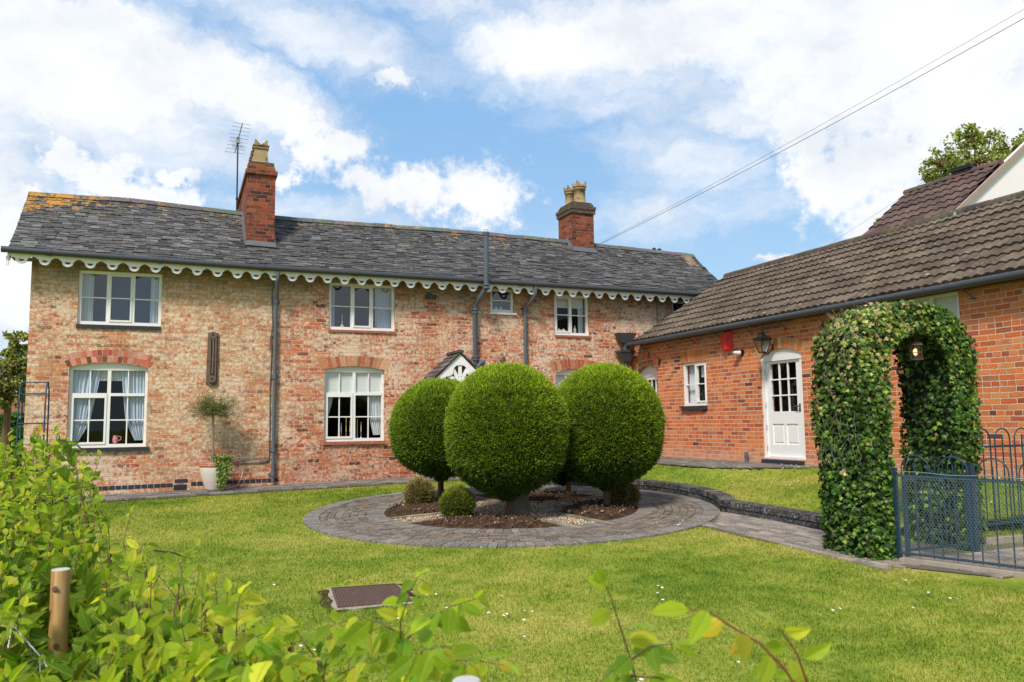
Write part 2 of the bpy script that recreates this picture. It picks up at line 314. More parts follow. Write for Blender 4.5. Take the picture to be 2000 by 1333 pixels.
# ------------------------------------------------------------------ mesh helpers
class MB:
    def __init__(s): s.v = []; s.f = []; s.mi = []; s.c = []; s.cur = 0; s.col = (1, 1, 1); s.sm = []; s.smooth = False
    def add(s, vs, fs):
        o = len(s.v); s.v += [tuple(float(q) for q in p) for p in vs]; s.c += [s.col]*len(vs)
        for f in fs: s.f.append(tuple(i+o for i in f)); s.mi.append(s.cur); s.sm.append(s.smooth)
    def hexa(s, p): s.add(p, [(3, 2, 1, 0), (4, 5, 6, 7), (0, 1, 5, 4), (1, 2, 6, 5), (2, 3, 7, 6), (3, 0, 4, 7)])
    def box(s, x0, x1, y0, y1, z0, z1):
        s.hexa([(x0, y0, z0), (x1, y0, z0), (x1, y1, z0), (x0, y1, z0), (x0, y0, z1), (x1, y0, z1), (x1, y1, z1), (x0, y1, z1)])
    def fbox(s, Fn, u0, u1, z0, z1, d0, d1):
        s.hexa([Fn(u0, z0, d0), Fn(u1, z0, d0), Fn(u1, z1, d0), Fn(u0, z1, d0), Fn(u0, z0, d1), Fn(u1, z0, d1), Fn(u1, z1, d1), Fn(u0, z1, d1)])
    def beam(s, a, b, w, h, upv=(0, 0, 1)):
        a = Vector(a); b = Vector(b); d = (b-a).normalized(); sd = d.cross(Vector(upv))
        if sd.length < 1e-4: sd = d.cross(Vector((1, 0, 0)))
        sd.normalize(); uu = sd.cross(d); sd *= w/2; uu *= h/2
        s.hexa([a-sd-uu, a+sd-uu, a+sd+uu, a-sd+uu, b-sd-uu, b+sd-uu, b+sd+uu, b-sd+uu])
    def tube(s, pts, r, n=8, cap=True):
        pts = [Vector(p) for p in pts]; rs = r if hasattr(r, '__len__') else [r]*len(pts)
        o = len(s.v); prev = None; vs = []
        for i, p in enumerate(pts):
            d = ((pts[min(i+1, len(pts)-1)]-p).normalized() + (p-pts[max(i-1, 0)]).normalized())
            if d.length < 1e-6: d = Vector((0, 0, 1))
            d.normalize()
            if prev is None:
                a = d.orthogonal().normalized()
            else:
                a = prev - d*prev.dot(d)
                a = a.normalized() if a.length > 1e-6 else d.orthogonal().normalized()
            prev = a; b = d.cross(a)
            for k in range(n): vs.append(p+(a*math.cos(2*PI*k/n)+b*math.sin(2*PI*k/n))*rs[i])
        fs = [(i*n+k, i*n+(k+1) % n, (i+1)*n+(k+1) % n, (i+1)*n+k) for i in range(len(pts)-1) for k in range(n)]
        sm = s.smooth; s.smooth = True; s.add(vs, fs); s.smooth = sm
        if cap: s.add(vs[:n], [tuple(range(n))[::-1]]); s.add(vs[-n:], [tuple(range(n))])
    def lathe(s, c, prof, n=20, sq=False):
        vs = []
        for r, z in prof:
            for k in range(n):
                a = 2*PI*k/n + (PI/4 if n == 4 else 0); vs.append((c[0]+r*math.cos(a), c[1]+r*math.sin(a), c[2]+z))
        fs = [(i*n+k, i*n+(k+1) % n, (i+1)*n+(k+1) % n, (i+1)*n+k) for i in range(len(prof)-1) for k in range(n)]
        sm = s.smooth; s.smooth = n > 6; s.add(vs, fs); s.smooth = sm
    def prism(s, Fn, outer, holes, d0, d1):
        """outline (u,z) with holes, between depths d0 (back) and d1 (front)"""
        loops = [outer]+list(holes); flat = [p for l in loops for p in l]
        tris = tessellate_polygon([[Vector((p[0], p[1], 0)) for p in l] for l in loops])
        def fix(tr):
            a, b, c = (flat[i] for i in tr); return tr if (b[0]-a[0])*(c[1]-a[1])-(b[1]-a[1])*(c[0]-a[0]) > 0 else tr[::-1]
        tris = [fix(tuple(t)) for t in tris]
        s.add([Fn(p[0], p[1], d1) for p in flat], tris)
        if d0 is not None:
            s.add([Fn(p[0], p[1], d0) for p in flat], [t[::-1] for t in tris])
            for li, l in enumerate(loops):
                n = len(l); vs = [Fn(p[0], p[1], d0) for p in l]+[Fn(p[0], p[1], d1) for p in l]
                s.add(vs, [(i, (i+1) % n, n+(i+1) % n, n+i) for i in range(n)])
    def build(s, name, mats, parent=None, uvf=None):
        me = bpy.data.meshes.new(name); me.from_pydata(s.v, [], s.f)
        for m in (mats if isinstance(mats, (list, tuple)) else [mats]): me.materials.append(m)
        me.polygons.foreach_set('material_index', s.mi); me.polygons.foreach_set('use_smooth', s.sm)
        if any(c != (1, 1, 1) for c in s.c):
            at = me.color_attributes.new('Col', 'FLOAT_COLOR', 'POINT')
            at.data.foreach_set('color', np.c_[np.array(s.c, float), np.ones(len(s.c))].ravel())
        else:
            at = me.color_attributes.new('Col', 'FLOAT_COLOR', 'POINT'); at.data.foreach_set('color', np.ones(len(s.v)*4))
        if uvf:
            uv = me.uv_layers.new(name='UVMap'); co = np.array(s.v); arr = np.zeros((len(me.loops), 2))
            for p in me.polygons:
                for li in p.loop_indices: arr[li] = uvf(co[me.loops[li].vertex_index], p.normal)
            uv.data.foreach_set('uv', arr.ravel())
        me.update()
        o = bpy.data.objects.new(name, me); col.objects.link(o)
        if parent is not None: put(o, parent)
        return o
def put(o, parent):
    """mesh data is in world coordinates; an Empty parent sits at the thing's base"""
    o.parent = parent
    o.matrix_parent_inverse = Matrix.Translation(-parent.location) if parent.type == 'EMPTY' else Matrix.Identity(4)
def uv_world(p, n):
    if abs(n[0]) > abs(n[1]) and abs(n[0]) > abs(n[2]): return (-p[1], p[2])
    if abs(n[1]) >= abs(n[2]): return (p[0], p[2])
    return (p[0], p[1])
def tag(o, label, cat, group=None):
    o['label'] = label; o['category'] = cat
    if group: o['group'] = group
    return o
def thing(name, loc, label, cat, group=None):
    o = bpy.data.objects.new(name, None); o.empty_display_size = .2; col.objects.link(o)
    o.location = Vector([float(v) for v in loc]); return tag(o, label, cat, group)
def struct(o, kind='structure'): o['kind'] = kind; return o
def copy_tree(o, parent=None):
    c = o.copy(); col.objects.link(c)
    if parent is not None: c.parent = parent
    for ch in list(o.children): copy_tree(ch, c)
    return c
def jit(a): return (random.random()-.5)*2*a
def arc(u0, u1, zs, rise, n=10):
    """points left to right along a segmental arch"""
    if rise < 1e-4: return [(u0, zs), (u1, zs)]
    w = (u1-u0)/2; R = (w*w+rise*rise)/(2*rise); cu = (u0+u1)/2; cz = zs+rise-R; a = math.asin(w/R)
    return [(cu+R*math.sin(-a+2*a*i/n), cz+R*math.cos(-a+2*a*i/n)) for i in range(n+1)]
def outline(u0, u1, z0, zs, rise): return [(u0, z0), (u1, z0)]+arc(u0, u1, zs, rise)[::-1]

def scatter(name, tv, tf, pos, bas, size, colr, mats, parent=None, tuv=None, extra=None, mi=0):
    """many small copies of a template in ONE mesh; bas (M,3,3) columns are the template axes"""
    tv = np.array(tv, float); tf = np.array(tf, int); Mn, K, P, Q = len(pos), len(tv), len(tf), tf.shape[1]
    size = np.asarray(size, float); size = size[:, None, None] if size.ndim == 1 else size[:, None, :]
    V = np.einsum('mij,mkj->mki', bas, tv[None]*size) + pos[:, None, :]
    V = V.reshape(-1, 3); L = (tf[None]+(np.arange(Mn)*K)[:, None, None]).reshape(-1)
    C = np.repeat(colr, K, axis=0); npoly = Mn*P; mis = np.full(npoly, mi)
    starts = np.arange(npoly)*Q; tot = np.full(npoly, Q)
    uvs = np.tile(np.array(tuv)[tf.reshape(-1)], (Mn, 1)) if tuv is not None else None
    if extra is not None:                       # an inner hull built with MB
        ev = np.array(extra.v); o = len(V); V = np.r_[V, ev]; C = np.r_[C, np.array(extra.c)]
        el = [i+o for f in extra.f for i in f]; n = [len(f) for f in extra.f]
        starts = np.r_[starts, len(L)+np.r_[0, np.cumsum(n)[:-1]]]; tot = np.r_[tot, n]; L = np.r_[L, el]; mis = np.r_[mis, np.array(extra.mi)]
        if uvs is not None: uvs = np.r_[uvs, np.zeros((len(el), 2))]
    me = bpy.data.meshes.new(name); me.vertices.add(len(V)); me.vertices.foreach_set('co', V.ravel().astype(np.float32))
    me.loops.add(len(L)); me.loops.foreach_set('vertex_index', L.astype(np.int32))
    me.polygons.add(len(starts)); me.polygons.foreach_set('loop_start', starts.astype(np.int32)); me.polygons.foreach_set('loop_total', tot.astype(np.int32))
    for m in (mats if isinstance(mats, (list, tuple)) else [mats]): me.materials.append(m)
    me.polygons.foreach_set('material_index', mis.astype(np.int32)); me.polygons.foreach_set('use_smooth', np.zeros(len(starts), bool))
    at = me.color_attributes.new('Col', 'FLOAT_COLOR', 'POINT'); at.data.foreach_set('color', np.c_[C, np.ones(len(C))].astype(np.float32).ravel())
    if uvs is not None:
        uv = me.uv_layers.new(name='UVMap'); uv.data.foreach_set('uv', uvs.astype(np.float32).ravel())
    me.update(calc_edges=True); me.validate()
    o = bpy.data.objects.new(name, me); col.objects.link(o)
    if parent is not None: put(o, parent)
    return o
def norm(a): return a/np.maximum(np.linalg.norm(a, axis=-1, keepdims=True), 1e-9)
def basis(y, zhint):
    """columns x,y,z with y = leaf axis, z close to zhint"""
    y = norm(y); x = norm(np.cross(y, zhint)); z = np.cross(x, y); return np.stack([x, y, z], axis=2)
def rnd3(n): return norm(rng.normal(size=(n, 3)))

# ------------------------------------------------------------------ windows and doors in a wall frame
def wall_part(name, Fn, out, holes, mat, parent, thick=.32):
    mb = MB(); mb.prism(Fn, out, holes, -thick, 0); return mb.build(name, mat, parent, uv_world)
def frame_ring(mb, Fn, u0, u1, z0, zs, rise, w, d0, d1, wb=None):
    wb = wb or w
    mb.fbox(Fn, u0, u0+w, z0, zs, d0, d1); mb.fbox(Fn, u1-w, u1, z0, zs, d0, d1)
    mb.fbox(Fn, u0+w, u1-w, z0, z0+wb, d0, d1)
    head = [(u0+w, zs-w), (u1-w, zs-w), (u1-w, zs)] + ([(u1, zs)] if rise else []) + arc(u0, u1, zs, rise)[::-1][1 if rise else 0:-1]
    if rise: head += [(u0, zs), (u0+w, zs)]
    else: head = [(u0+w, zs-w), (u1-w, zs-w), (u1-w, zs), (u0+w, zs)]
    mb.prism(Fn, head, [], d0, d1)
def curtain(Fn, pts_l, pts_r, d, name, mat, parent, folds=9, amp=.018):
    """cloth between a left and a right edge polyline (same number of points)"""
    mb = MB(); mb.smooth = True; n = folds*8; rows = len(pts_l); vs = []
    for r in range(rows):
        for i in range(n+1):
            s = i/n; u = pts_l[r][0]*(1-s)+pts_r[r][0]*s; z = pts_l[r][1]*(1-s)+pts_r[r][1]*s
            vs.append(Fn(u, z, d+amp*math.sin(s*folds*2*PI+.6*math.sin(7*s))+amp*.5*math.sin(s*folds*3.1*PI+r*.3)))
    mb.add(vs, [(r*(n+1)+i, r*(n+1)+i+1, (r+1)*(n+1)+i+1, (r+1)*(n+1)+i) for r in range(rows-1) for i in range(n)])
    return mb.build(name, mat, parent)
def pane(Fn, u0, u1, z0, z1, d, parent, mat='glass'):
    mb = MB(); mb.add([Fn(u0, z0, d), Fn(u1, z0, d), Fn(u1, z1, d), Fn(u0, z1, d)], [(0, 1, 2, 3)]); return mb.build('pane', M[mat], parent)
def sill(Fn, u0, u1, z, mat, parent, seg=None, h=.075, dep_=.05):
    mb = MB(); n = seg or 1; w = (u1-u0)/n
    for i in range(n):
        mb.fbox(Fn, u0+i*w+(.003 if i else 0), u0+(i+1)*w-.003, z-h+jit(.003), z, -.08, dep_+jit(.004))
    return mb.build('sill', mat, parent)
BR = [(.46, .10, .05), (.52, .15, .08), (.38, .07, .045), (.50, .20, .12), (.58, .25, .16), (.18, .05, .035)]
def brick_arch(Fn, u0, u1, zs, rise, parent, rows=1, h=.115, ext=.03, pal=BR, proud=.0012):
    mb = MB()
    for r in range(rows):
        a0 = arc(u0-ext, u1+ext, zs+r*h, rise, 40) if rise else None
        n = int((u1-u0+2*ext)/.078)
        for i in range(n):
            def pt(s):
                if not a0: return (u0-ext+s*(u1-u0+2*ext), zs+r*h)
                k = min(s*40, 39.999); j = int(k); f = k-j; return (a0[j][0]*(1-f)+a0[j+1][0]*f, a0[j][1]*(1-f)+a0[j+1][1]*f)
            a = pt((i+.07)/n); b = pt((i+.93)/n); cu = (u0+u1)/2; sp = .16
            ta = (a[0]+(a[0]-cu)*sp*(h/.25), a[1]+h-.010); tb = (b[0]+(b[0]-cu)*sp*(h/.25), b[1]+h-.010)
            c = random.choice(pal); k = .8+random.random()*.4; mb.col = tuple(q*k for q in c)
            q = proud+random.random()*.003
            mb.hexa([Fn(*a, -.02), Fn(*b, -.02), Fn(*tb, -.02), Fn(*ta, -.02), Fn(*a, q), Fn(*b, q), Fn(*tb, q), Fn(*ta, q)])
    return mb.build('brick_arch', M['vbrick'], parent)

def georgian_window(Fn, u0, u1, z0, zs, rise, parent, rec=.07, tz=.66, cols=4, casement_left=True):
    """tall ground floor window: two halves, transom, glazing bars, one opening casement"""
    mb = MB(); W = .05; d0, d1 = -rec-.06, -rec
    frame_ring(mb, Fn, u0, u1, z0, zs, rise, W, d0, d1, .06)
    uc = (u0+u1)/2; zt = z0+(zs-z0)*tz
    mb.fbox(Fn, uc-.03, uc+.03, z0+.06, zs-W, d0+.002, d1-.002)
    mb.fbox(Fn, u0+W, uc-.03, zt-.027, zt+.027, d0, d1+.012); mb.fbox(Fn, uc+.03, u1-W, zt-.027, zt+.027, d0, d1+.012)
    zb = z0+.06
    cu0, cu1 = u0+W, uc-.03
    for a, b, c_, d_ in ((cu0, cu0+.035, zb, zt-.027), (cu1-.035, cu1, zb, zt-.027), (cu0+.035, cu1-.035, zb, zb+.04), (cu0+.035, cu1-.035, zt-.062, zt-.027)):
        mb.fbox(Fn, a, b, c_, d_, d0+.01, d1+.014)
    g = .011
    for h0, h1 in ((u0+W, uc-.03), (uc+.03, u1-W)):
        m = (h0+h1)/2
        mb.fbox(Fn, m-g, m+g, zt+.027, zs-W, d0+.015, d1-.012); mb.fbox(Fn, m-g, m+g, zb, zt-.027, d0+.015, d1-.012)
        zm = (zb+zt-.03)/2
        mb.fbox(Fn, h0, m-g, zm-g, zm+g, d0+.016, d1-.013); mb.fbox(Fn, m+g, h1, zm-g, zm+g, d0+.016, d1-.013)
    w = mb.build('window', M['white'], parent); pane(Fn, u0+.02, u1-.02, z0+.02, zs-.02, -rec-.035, w)
    return w, zt
def casement_window(Fn, u0, u1, z0, z1, lights, parent, rec=.05, W=.055, bar=.5, open_=1, glass='glass_up', mat='white'):
    mb = MB(); d0, d1 = -rec-.06, -rec
    frame_ring(mb, Fn, u0, u1, z0, z1, 0, W, d0, d1, W*1.2)
    lw = (u1-u0-2*W)/lights
    for i in range(1, lights):
        m = u0+W+i*lw; mb.fbox(Fn, m-.024, m+.024, z0+W*1.2, z1-W, d0+.002, d1-.003)
    for i in range(lights):
        a = u0+W+i*lw+(.024 if i else 0); b = u0+W+(i+1)*lw-(.024 if i < lights-1 else 0); zz0, zz1 = z0+W*1.2, z1-W
        if i == open_:
            for q in ((a, a+.03, zz0, zz1), (b-.03, b, zz0, zz1), (a+.03, b-.03, zz0, zz0+.035), (a+.03, b-.03, zz1-.03, zz1)): mb.fbox(Fn, *q, d0+.01, d1+.012)
            a += .03; b -= .03; zz0 += .035; zz1 -= .03
        if bar: zm = zz0+(zz1-zz0)*bar; mb.fbox(Fn, a, b, zm-.010, zm+.010, d0+.014, d1-.010)
    w = mb.build('window', M[mat], parent); pane(Fn, u0+.02, u1-.02, z0+.02, z1-.02, -rec-.035, w, glass); return w

# ------------------------------------------------------------------ FARMHOUSE
GE = 4.57
def farmhouse():
    H = thing('farmhouse', (4, YA, .35), 'long two-storey brick farmhouse with a mossy slate roof and scalloped white eaves board', 'house')
    x0, x1 = on(60, 560, 1, YA)[0], 12.62
    W1l = (-1.84, -.53, 1.13, 2.60, .09); W1u = (-1.75, -.335, 3.39, 4.40); W2l = (2.745, 3.985, 1.155, 2.62, .07); W2u = (2.82, 4.20, 3.44, 4.42)
    W3 = (6.37, 6.93, 3.94, 4.48); W4u = (7.93, 8.82, 3.48, 4.42); W4l = (7.95, 9.05, 1.25, 2.62, .09); W5 = (11.12, 12.0, 3.55, 4.42); DR = (4.95, 5.85, .30, 2.3, 0)
    holes = [outline(*W1l), outline(W1u[0], W1u[1], W1u[2], W1u[3], 0), outline(*W2l), outline(*W2u, 0), outline(*W3, 0), outline(*W4u, 0), outline(*W4l), outline(*W5, 0), outline(*DR)]
    mb = MB(); mb.prism(FA, [(x0, -.3), (x1, -.3), (x1, GE+.12), (x0, GE+.12)], holes, -.32, 0)
    yb = 19.75
    # end walls and back wall, slightly inset so no faces coincide
    G = lambda u, z, d: (x0+.001-d, u, z)
    mb.prism(lambda u, z, d: (x0+d*-1-.0, u, z), [(YA+.001, -.3), (yb, -.3), (yb, 4.6), (18.2, 6.0), (YA+.001, 4.69)], [], -.3, -.0)
    mb.prism(lambda u, z, d: (x1+d, u, z), [(YA+.001, -.3), (yb, -.3), (yb, 4.6), (18.2, 6.0), (YA+.001, 4.69)], [], -.3, 0)
    mb.box(x0+.3, x1-.3, yb-.3, yb, -.3, 4.6)
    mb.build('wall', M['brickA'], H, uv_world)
    fl = MB()
    fl.box(x0+.31, x1-.31, YA+.33, yb-.31, 2.85, 3.0); fl.box(x0+.31, x1-.31, YA+.33, yb-.31, 4.5, 4.56); fl.box(x0+.31, x1-.31, YA+.33, yb-.31, .35, .45)
    for xx in (1.2, 5, 7.2, 10): fl.box(xx, xx+.1, YA+.33, yb-.31, .45, 2.84); fl.box(xx, xx+.1, YA+.33, yb-.31, 3.01, 4.49)
    for za, zb in ((.46, 2.84), (3.01, 4.49)): fl.box(x0+.31, x1-.31, yb-.36, yb-.32, za, zb)
    fl.build('interior', M['dark'], H)
    # blue brick plinth course + air brick
    pb = MB(); x = x0+.02
    while x < 1.78:
        w = .108+jit(.006); z = .355+.012*(x+1.4)
        if not (-.06 < x+w/2 < .24 ): pb.fbox(FA, x, x+w-.012, z, z+.07, -.02, .006)
        x += w
    pb.fbox(FA, -.03, .20, .28, .41, -.02, .008); pb.fbox(FA, -.01, .21, .445, .51, -.02, .008)
    for k in range(4): pb.fbox(FA, -.01, .18, .295+k*.028, .307+k*.028, .008, .014)
    pb.build('plinth_course', M['bluebrick'], H)
    # ---- windows
    w, zt = georgian_window(FA, *W1l, H); u0, u1, z0, zs, _ = W1l
    sill(FA, u0-.03, u1+.06, z0-.002, M['bluebrick'], w, 8, .07)
    brick_arch(FA, u0, u1, zs, .10, w, 2, .118, .04, [(.60, .26, .19), (.56, .17, .11), (.66, .33, .25), (.50, .13, .09), (.62, .30, .22), (.24, .09, .07)])
    D = -.155
    curtain(FA, [(u0+.03, zs-.02), (u0+.03, zt), (u0+.03, 1.55), (u0+.05, z0+.12)], [(u0+.52, zs-.02), (u0+.44, zt), (u0+.34, 1.55), (u0+.18, z0+.12)], D, 'curtain', M['curtain'], w, 7)
    curtain(FA, [(u1-.46, zs-.02), (u1-.42, zt), (u1-.36, 1.6), (u1-.2, z0+.12)], [(u1-.03, zs-.02), (u1-.03, zt), (u1-.04, 1.6), (u1-.04, z0+.12)], D, 'curtain', M['curtain'], w, 7)
    curtain(FA, [(u0+.45, zs-.02), (u0+.45, zs-.24)], [(u1-.42, zs-.02), (u1-.42, zs-.24)], D-.03, 'curtain', M['net'], w, 8, .012)
    w, zt = georgian_window(FA, *W2l, H); u0, u1, z0, zs, _ = W2l
    sill(FA, u0-.02, u1+.02, z0-.002, M['tilesill'], w, 5, .06); brick_arch(FA, u0, u1, zs, .075, w, 1, .22, .06, [(.50, .22, .12), (.54, .28, .16), (.42, .13, .08), (.58, .34, .2)])
    b = MB(); b.fbox(FA, u0+.05, u1-.05, zt-.02, zs-.02, D+.02, D+.03)
    for k in (.05, .09): b.fbox(FA, u0+.05, u1-.05, zt+k, zt+k+.008, D+.03, D+.036)
    b.build('blind', M['blind'], w)
    curtain(FA, [(u0+.05, zt+.02), (u0+.05, 1.9), (u0+.05, 1.5)], [(u0+.22, zt+.02), (u0+.17, 1.9), (u0+.07, 1.5)], D, 'curtain', M['net'], w, 4)
    curtain(FA, [(u1-.34, zt+.02), (u1-.30, 1.7), (u1-.2, z0+.12)], [(u1-.05, zt+.02), (u1-.05, 1.7), (u1-.05, z0+.12)], D, 'curtain', M['net'], w, 5)
    w = casement_window(FA, *W1u, 3, H); u0, u1, z0, z1 = W1u
    sill(FA, u0-.01, u1, z0-.002, M['bluebrick'], w, 7, .075, .03)
    curtain(FA, [(u0+.04, z1-.02), (u0+.04, z0+.06)], [(u0+.24, z1-.02), (u0+.24, z0+.06)], -.2, 'curtain', M['net'], w, 4, .012)
    curtain(FA, [(u1-.20, z1-.02), (u1-.20, z0+.06)], [(u1-.04, z1-.02), (u1-.04, z0+.06)], -.2, 'curtain', M['net'], w, 3, .012)
    w = casement_window(FA, *W2u, 3, H); u0, u1, z0, z1 = W2u
    sill(FA, u0-.01, u1+.02, z0-.002, M['tilesill'], w, 5, .05, .03)
    curtain(FA, [(u0+.04, z1-.02), (u0+.04, z0+.06)], [(u0+.15, z1-.02), (u0+.15, z0+.06)], -.2, 'curtain', M['curtain'], w, 3, .012)
    curtain(FA, [(u1-.38, z1-.02), (u1-.38, z0+.06)], [(u1-.04, z1-.02), (u1-.04, z0+.06)], -.2, 'curtain', M['curtain'], w, 5, .012)
    w = casement_window(FA, *W3, 1, H, W=.06, open_=5, mat='white2'); 
    s = MB(); s.fbox(FA, W3[0]-.03, W3[1]+.05, W3[2]-.045, W3[2]-.002, -.05, .05); s.build('sill', M['white2'], w)
    w = casement_window(FA, *W4u, 2, H, open_=0, mat='white2', glass='glass'); u0, u1, z0, z1 = W4u
    sill(FA, u0, u1+.03, z0-.002, M['tilesill'], w, 4, .045, .03)
    b = MB(); b.fbox(FA, u0+.05, u1-.05, z1-.28, z1-.02, -.2, -.19); b.build('blind', M['blind'], w)
    curtain(FA, [(u1-.18, z1-.02), (u1-.18, z0+.06)], [(u1-.04, z1-.02), (u1-.04, z0+.06)], -.22, 'curtain', M['net'], w, 3, .012)
    w, zt = georgian_window(FA, *W4l, H); u0, u1, z0, zs, _ = W4l; brick_arch(FA, u0, u1, zs, .095, w, 1, .22, .08, [(.50, .19, .10), (.54, .26, .14), (.44, .14, .08)])
    b = MB(); b.fbox(FA, u0+.05, u1-.05, zt-.1, zs-.02, D, D+.01); b.build('blind', M['blind'], w)
    w = casement_window(FA, *W5, 2, H, mat='white2')
    # front door behind the trees
    d = MB(); d.fbox(FA, DR[0], DR[1], DR[2], DR[3], -.16, -.11)
    for a, b_ in ((.08, .42), (.48, .82)):
        for c, e in ((.15, .8), (.9, 1.85)): d.fbox(FA, DR[0]+a, DR[0]+b_, DR[2]+c, DR[2]+e, -.11, -.10)
    d = d.build('door', M['white'], H); k = MB(); k.lathe(FA(DR[0]+.06, 1.3, -.08), [(0, -.02), (.03, 0), (0, .02)], 10); k.build('handle', M['brass'], d)
    # ---- slate roof
    EY, RY = 16.42, 18.2
    er = [(-2.86, 4.63), (1.35, 4.575), (5.56, 4.565), (12.9, 4.545)]
    rp = [on(x, y, 1, RY) for x, y in ((55, 379), (262, 393), (465, 417), (540, 427), (720, 440), (900, 453), (1090, 471), (1160, 479), (1350, 500))]
    rx = [p[0] for p in rp]; rz = [p[2] for p in rp]
    def rpt(x, t, lift=0.):
        ze = np.interp(x, [e[0] for e in er], [e[1] for e in er]); zr = np.interp(x, rx, rz)
        sag = -.05*math.sin(PI*t)*(1 if t < 1 else 0)
        n = (0, -.64, .77)
        return (x, EY+(RY-EY)*t+n[1]*lift, ze+(zr-ze)*t+sag+n[2]*lift)
    mb = MB(); xl, xr = -2.84, 12.78; under = []
    N = 40
    for i in range(N+1):
        x = xl+(xr-xl)*i/N
        for t in (0, .25, .5, .75, 1): under.append(rpt(x, t, -.03))
    mb.col = (.03, .03, .03); mb.add(under, [(i*5+j, (i+1)*5+j, (i+1)*5+j+1, i*5+j+1) for i in range(N) for j in range(4)])
    back = [rpt(xl, 1, -.02), rpt(xr, 1, -.02), (xr, 20.0, 4.55), (xl, 20.0, 4.55)]; mb.col = (.07, .07, .075); mb.add(back, [(0, 1, 2, 3)])
    rows = 27; ts = [(r/rows)**.93 for r in range(rows+1)]
    pal = [(.074, .070, .072), (.090, .084, .088), (.058, .056, .058), (.084, .088, .080), (.115, .112, .108), (.072, .064, .070), (.048, .047, .048)]
    for r in range(rows):
        t0, t1 = ts[r], min(ts[r+1]+(ts[1]-ts[0])*1.15, 1.0); wbase = .25-.10*t0
        x = xl+(-.12 if r % 2 else 0)-random.random()*.05
        while x < xr:
            w = wbase*(.65+random.random()*.7); a, b = max(x, xl-.01*random.random()), min(x+w-.006, xr+.02*random.random()); x += w
            if b-a < .05: continue
            k = .72+random.random()**1.3*.85; wst = 1.2 if a < 1 else 1.0; c = random.choice(pal); mb.col = tuple(q*k*wst for q in c)
            lf = .022+random.random()*.018; th = .013+random.random()*.011; dt = jit(.010); tw = jit(.004)
            p = [rpt(a, t0+dt-tw, lf-th), rpt(b, t0+dt+tw, lf-th), rpt(b, t1, .002), rpt(a, t1, .002), rpt(a+jit(.006), t0+dt-tw, lf+th*.4+jit(.003)), rpt(b+jit(.006), t0+dt+tw, lf+th*.4+jit(.003)), rpt(b, t1, .016), rpt(a, t1, .016)]
            mb.hexa(p)
    x = xl
    while x < xr:                                   # ridge tiles
        w = .46; b = min(x+w-.008, xr); mb.col = tuple(q*(.8+random.random()*.5) for q in (.115, .115, .125)); dz = jit(.006)
        vs = []
        for xx in (x, b):
            p = rpt(xx, 1)
            for dy, dzz in ((-.15, -.075), (-.07, .015), (0, .045), (.07, .015), (.15, -.075)): vs.append((xx, p[1]+dy, p[2]+dzz+dz+.01))
        mb.add(vs, [(j, j+5, j+6, j+1) for j in range(4)]+[(0, 1, 2, 3, 4), (9, 8, 7, 6, 5)]); x += w
    roof = mb.build('roof', M['slate'], H)
    vg = MB()                                       # west verge board
    vg.beam((xl+.01, EY+.02, 4.50), (xl+.01, RY, rpt(xl, 1)[2]-.10), .03, .14); vg.beam((xl-.0, EY-.01, 4.36), (xl-.0, EY-.01, 4.52), .035, .04)
    vg.build('verge_board', M['white2'], H)
    # ---- scalloped eaves board
    cs = [-2.63+.3635*i for i in range(11)]+[1.005+.3455*i for i in range(1, 20)]+[7.57+.34*i for i in range(1, 16)]
    mb = MB(); Fe = lambda u, z, d: (u, 16.42-d, z)
    for i, c in enumerate(cs):
        zt = np.interp(c, [e[0] for e in er], [e[1] for e in er])-.035; per = .352 if c < 1.1 else .34
        if i+1 < len(cs): per = cs[i+1]-c
        hw = per/2; lo = zt-.20+jit(.004); midz = zt-.075
        shp = []
        for k in range(0, 9): a = PI*k/8; shp.append((c-.092*math.cos(a), lo+.085-.085*math.sin(a)))
        shp += [(c+.105, lo+.105), (c+.125, midz-.008), (c+hw-.03, midz+.014), (c+hw, midz+.018), (c+hw, zt), (c-hw, zt), (c-hw, midz+.018), (c-hw+.03, midz+.014), (c-.125, midz-.008), (c-.105, lo+.105)]
        hole = [(c-.048, lo+.088), (c+.048, lo+.088)]+[(c+.048*math.cos(a), lo+.088-.042*math.sin(a)) for a in [PI*k/6 for k in range(1, 6)]]
        mb.prism(Fe, shp, [hole[::-1]], -.012, .012)
    mb.build('bargeboard', M['white2'], H)
    sf = MB(); sf.box(xl+.05, x1, 16.45, YA-.002, 4.50, 4.52); sf.build('soffit', M['timber'], H)
    # ---- gutter
    mb = MB(); pts = [(x, 16.345, np.interp(x, [e[0] for e in er], [e[1] for e in er])-.005) for x in np.linspace(-2.93, 12.85, 30)]
    mb.tube(pts, .058, 10)
    for x in np.arange(-2.2, 12.5, 1.83): mb.tube([(x-.04, 16.345, np.interp(x, [e[0] for e in er], [e[1] for e in er])-.005), (x+.04, 16.345, np.interp(x, [e[0] for e in er], [e[1] for e in er])-.006)], .068, 10)
    mb.build('gutter', M['gutter'], H)
    # ---- pipes
    def pipe(xa, xb, ztop, r, collars, zbot=.40, xo=0):
        mb = MB(); y1 = 16.345; y2 = YA-r-.03
        mb.tube([(xa, y1, ztop), (xa, y1, ztop-.12), (xa-.01, y1+.04, ztop-.20), (xb+.02, y2-.06, ztop-.42), (xb, y2, ztop-.52), (xb, y2, ztop-.62), (xb+.05*0+.06*(ztop > 99), y2, zbot)], r, 12)
        for z in collars: mb.tube([(xb, y2, z-.04), (xb, y2, z+.04)], r*1.35, 12); mb.fbox(FA, xb-r*2.2, xb+r*2.2, z-.02, z+.02, 0, .03)
        return mb
    pipe(1.76, 1.76, 4.50, .036, [3.95, 2.45, 1.02, .55]).build('downpipe', M['pipe'], H)
    pipe(7.30, 7.17, 4.50, .038, [4.05, 2.2]).build('downpipe', M['pipe'], H)
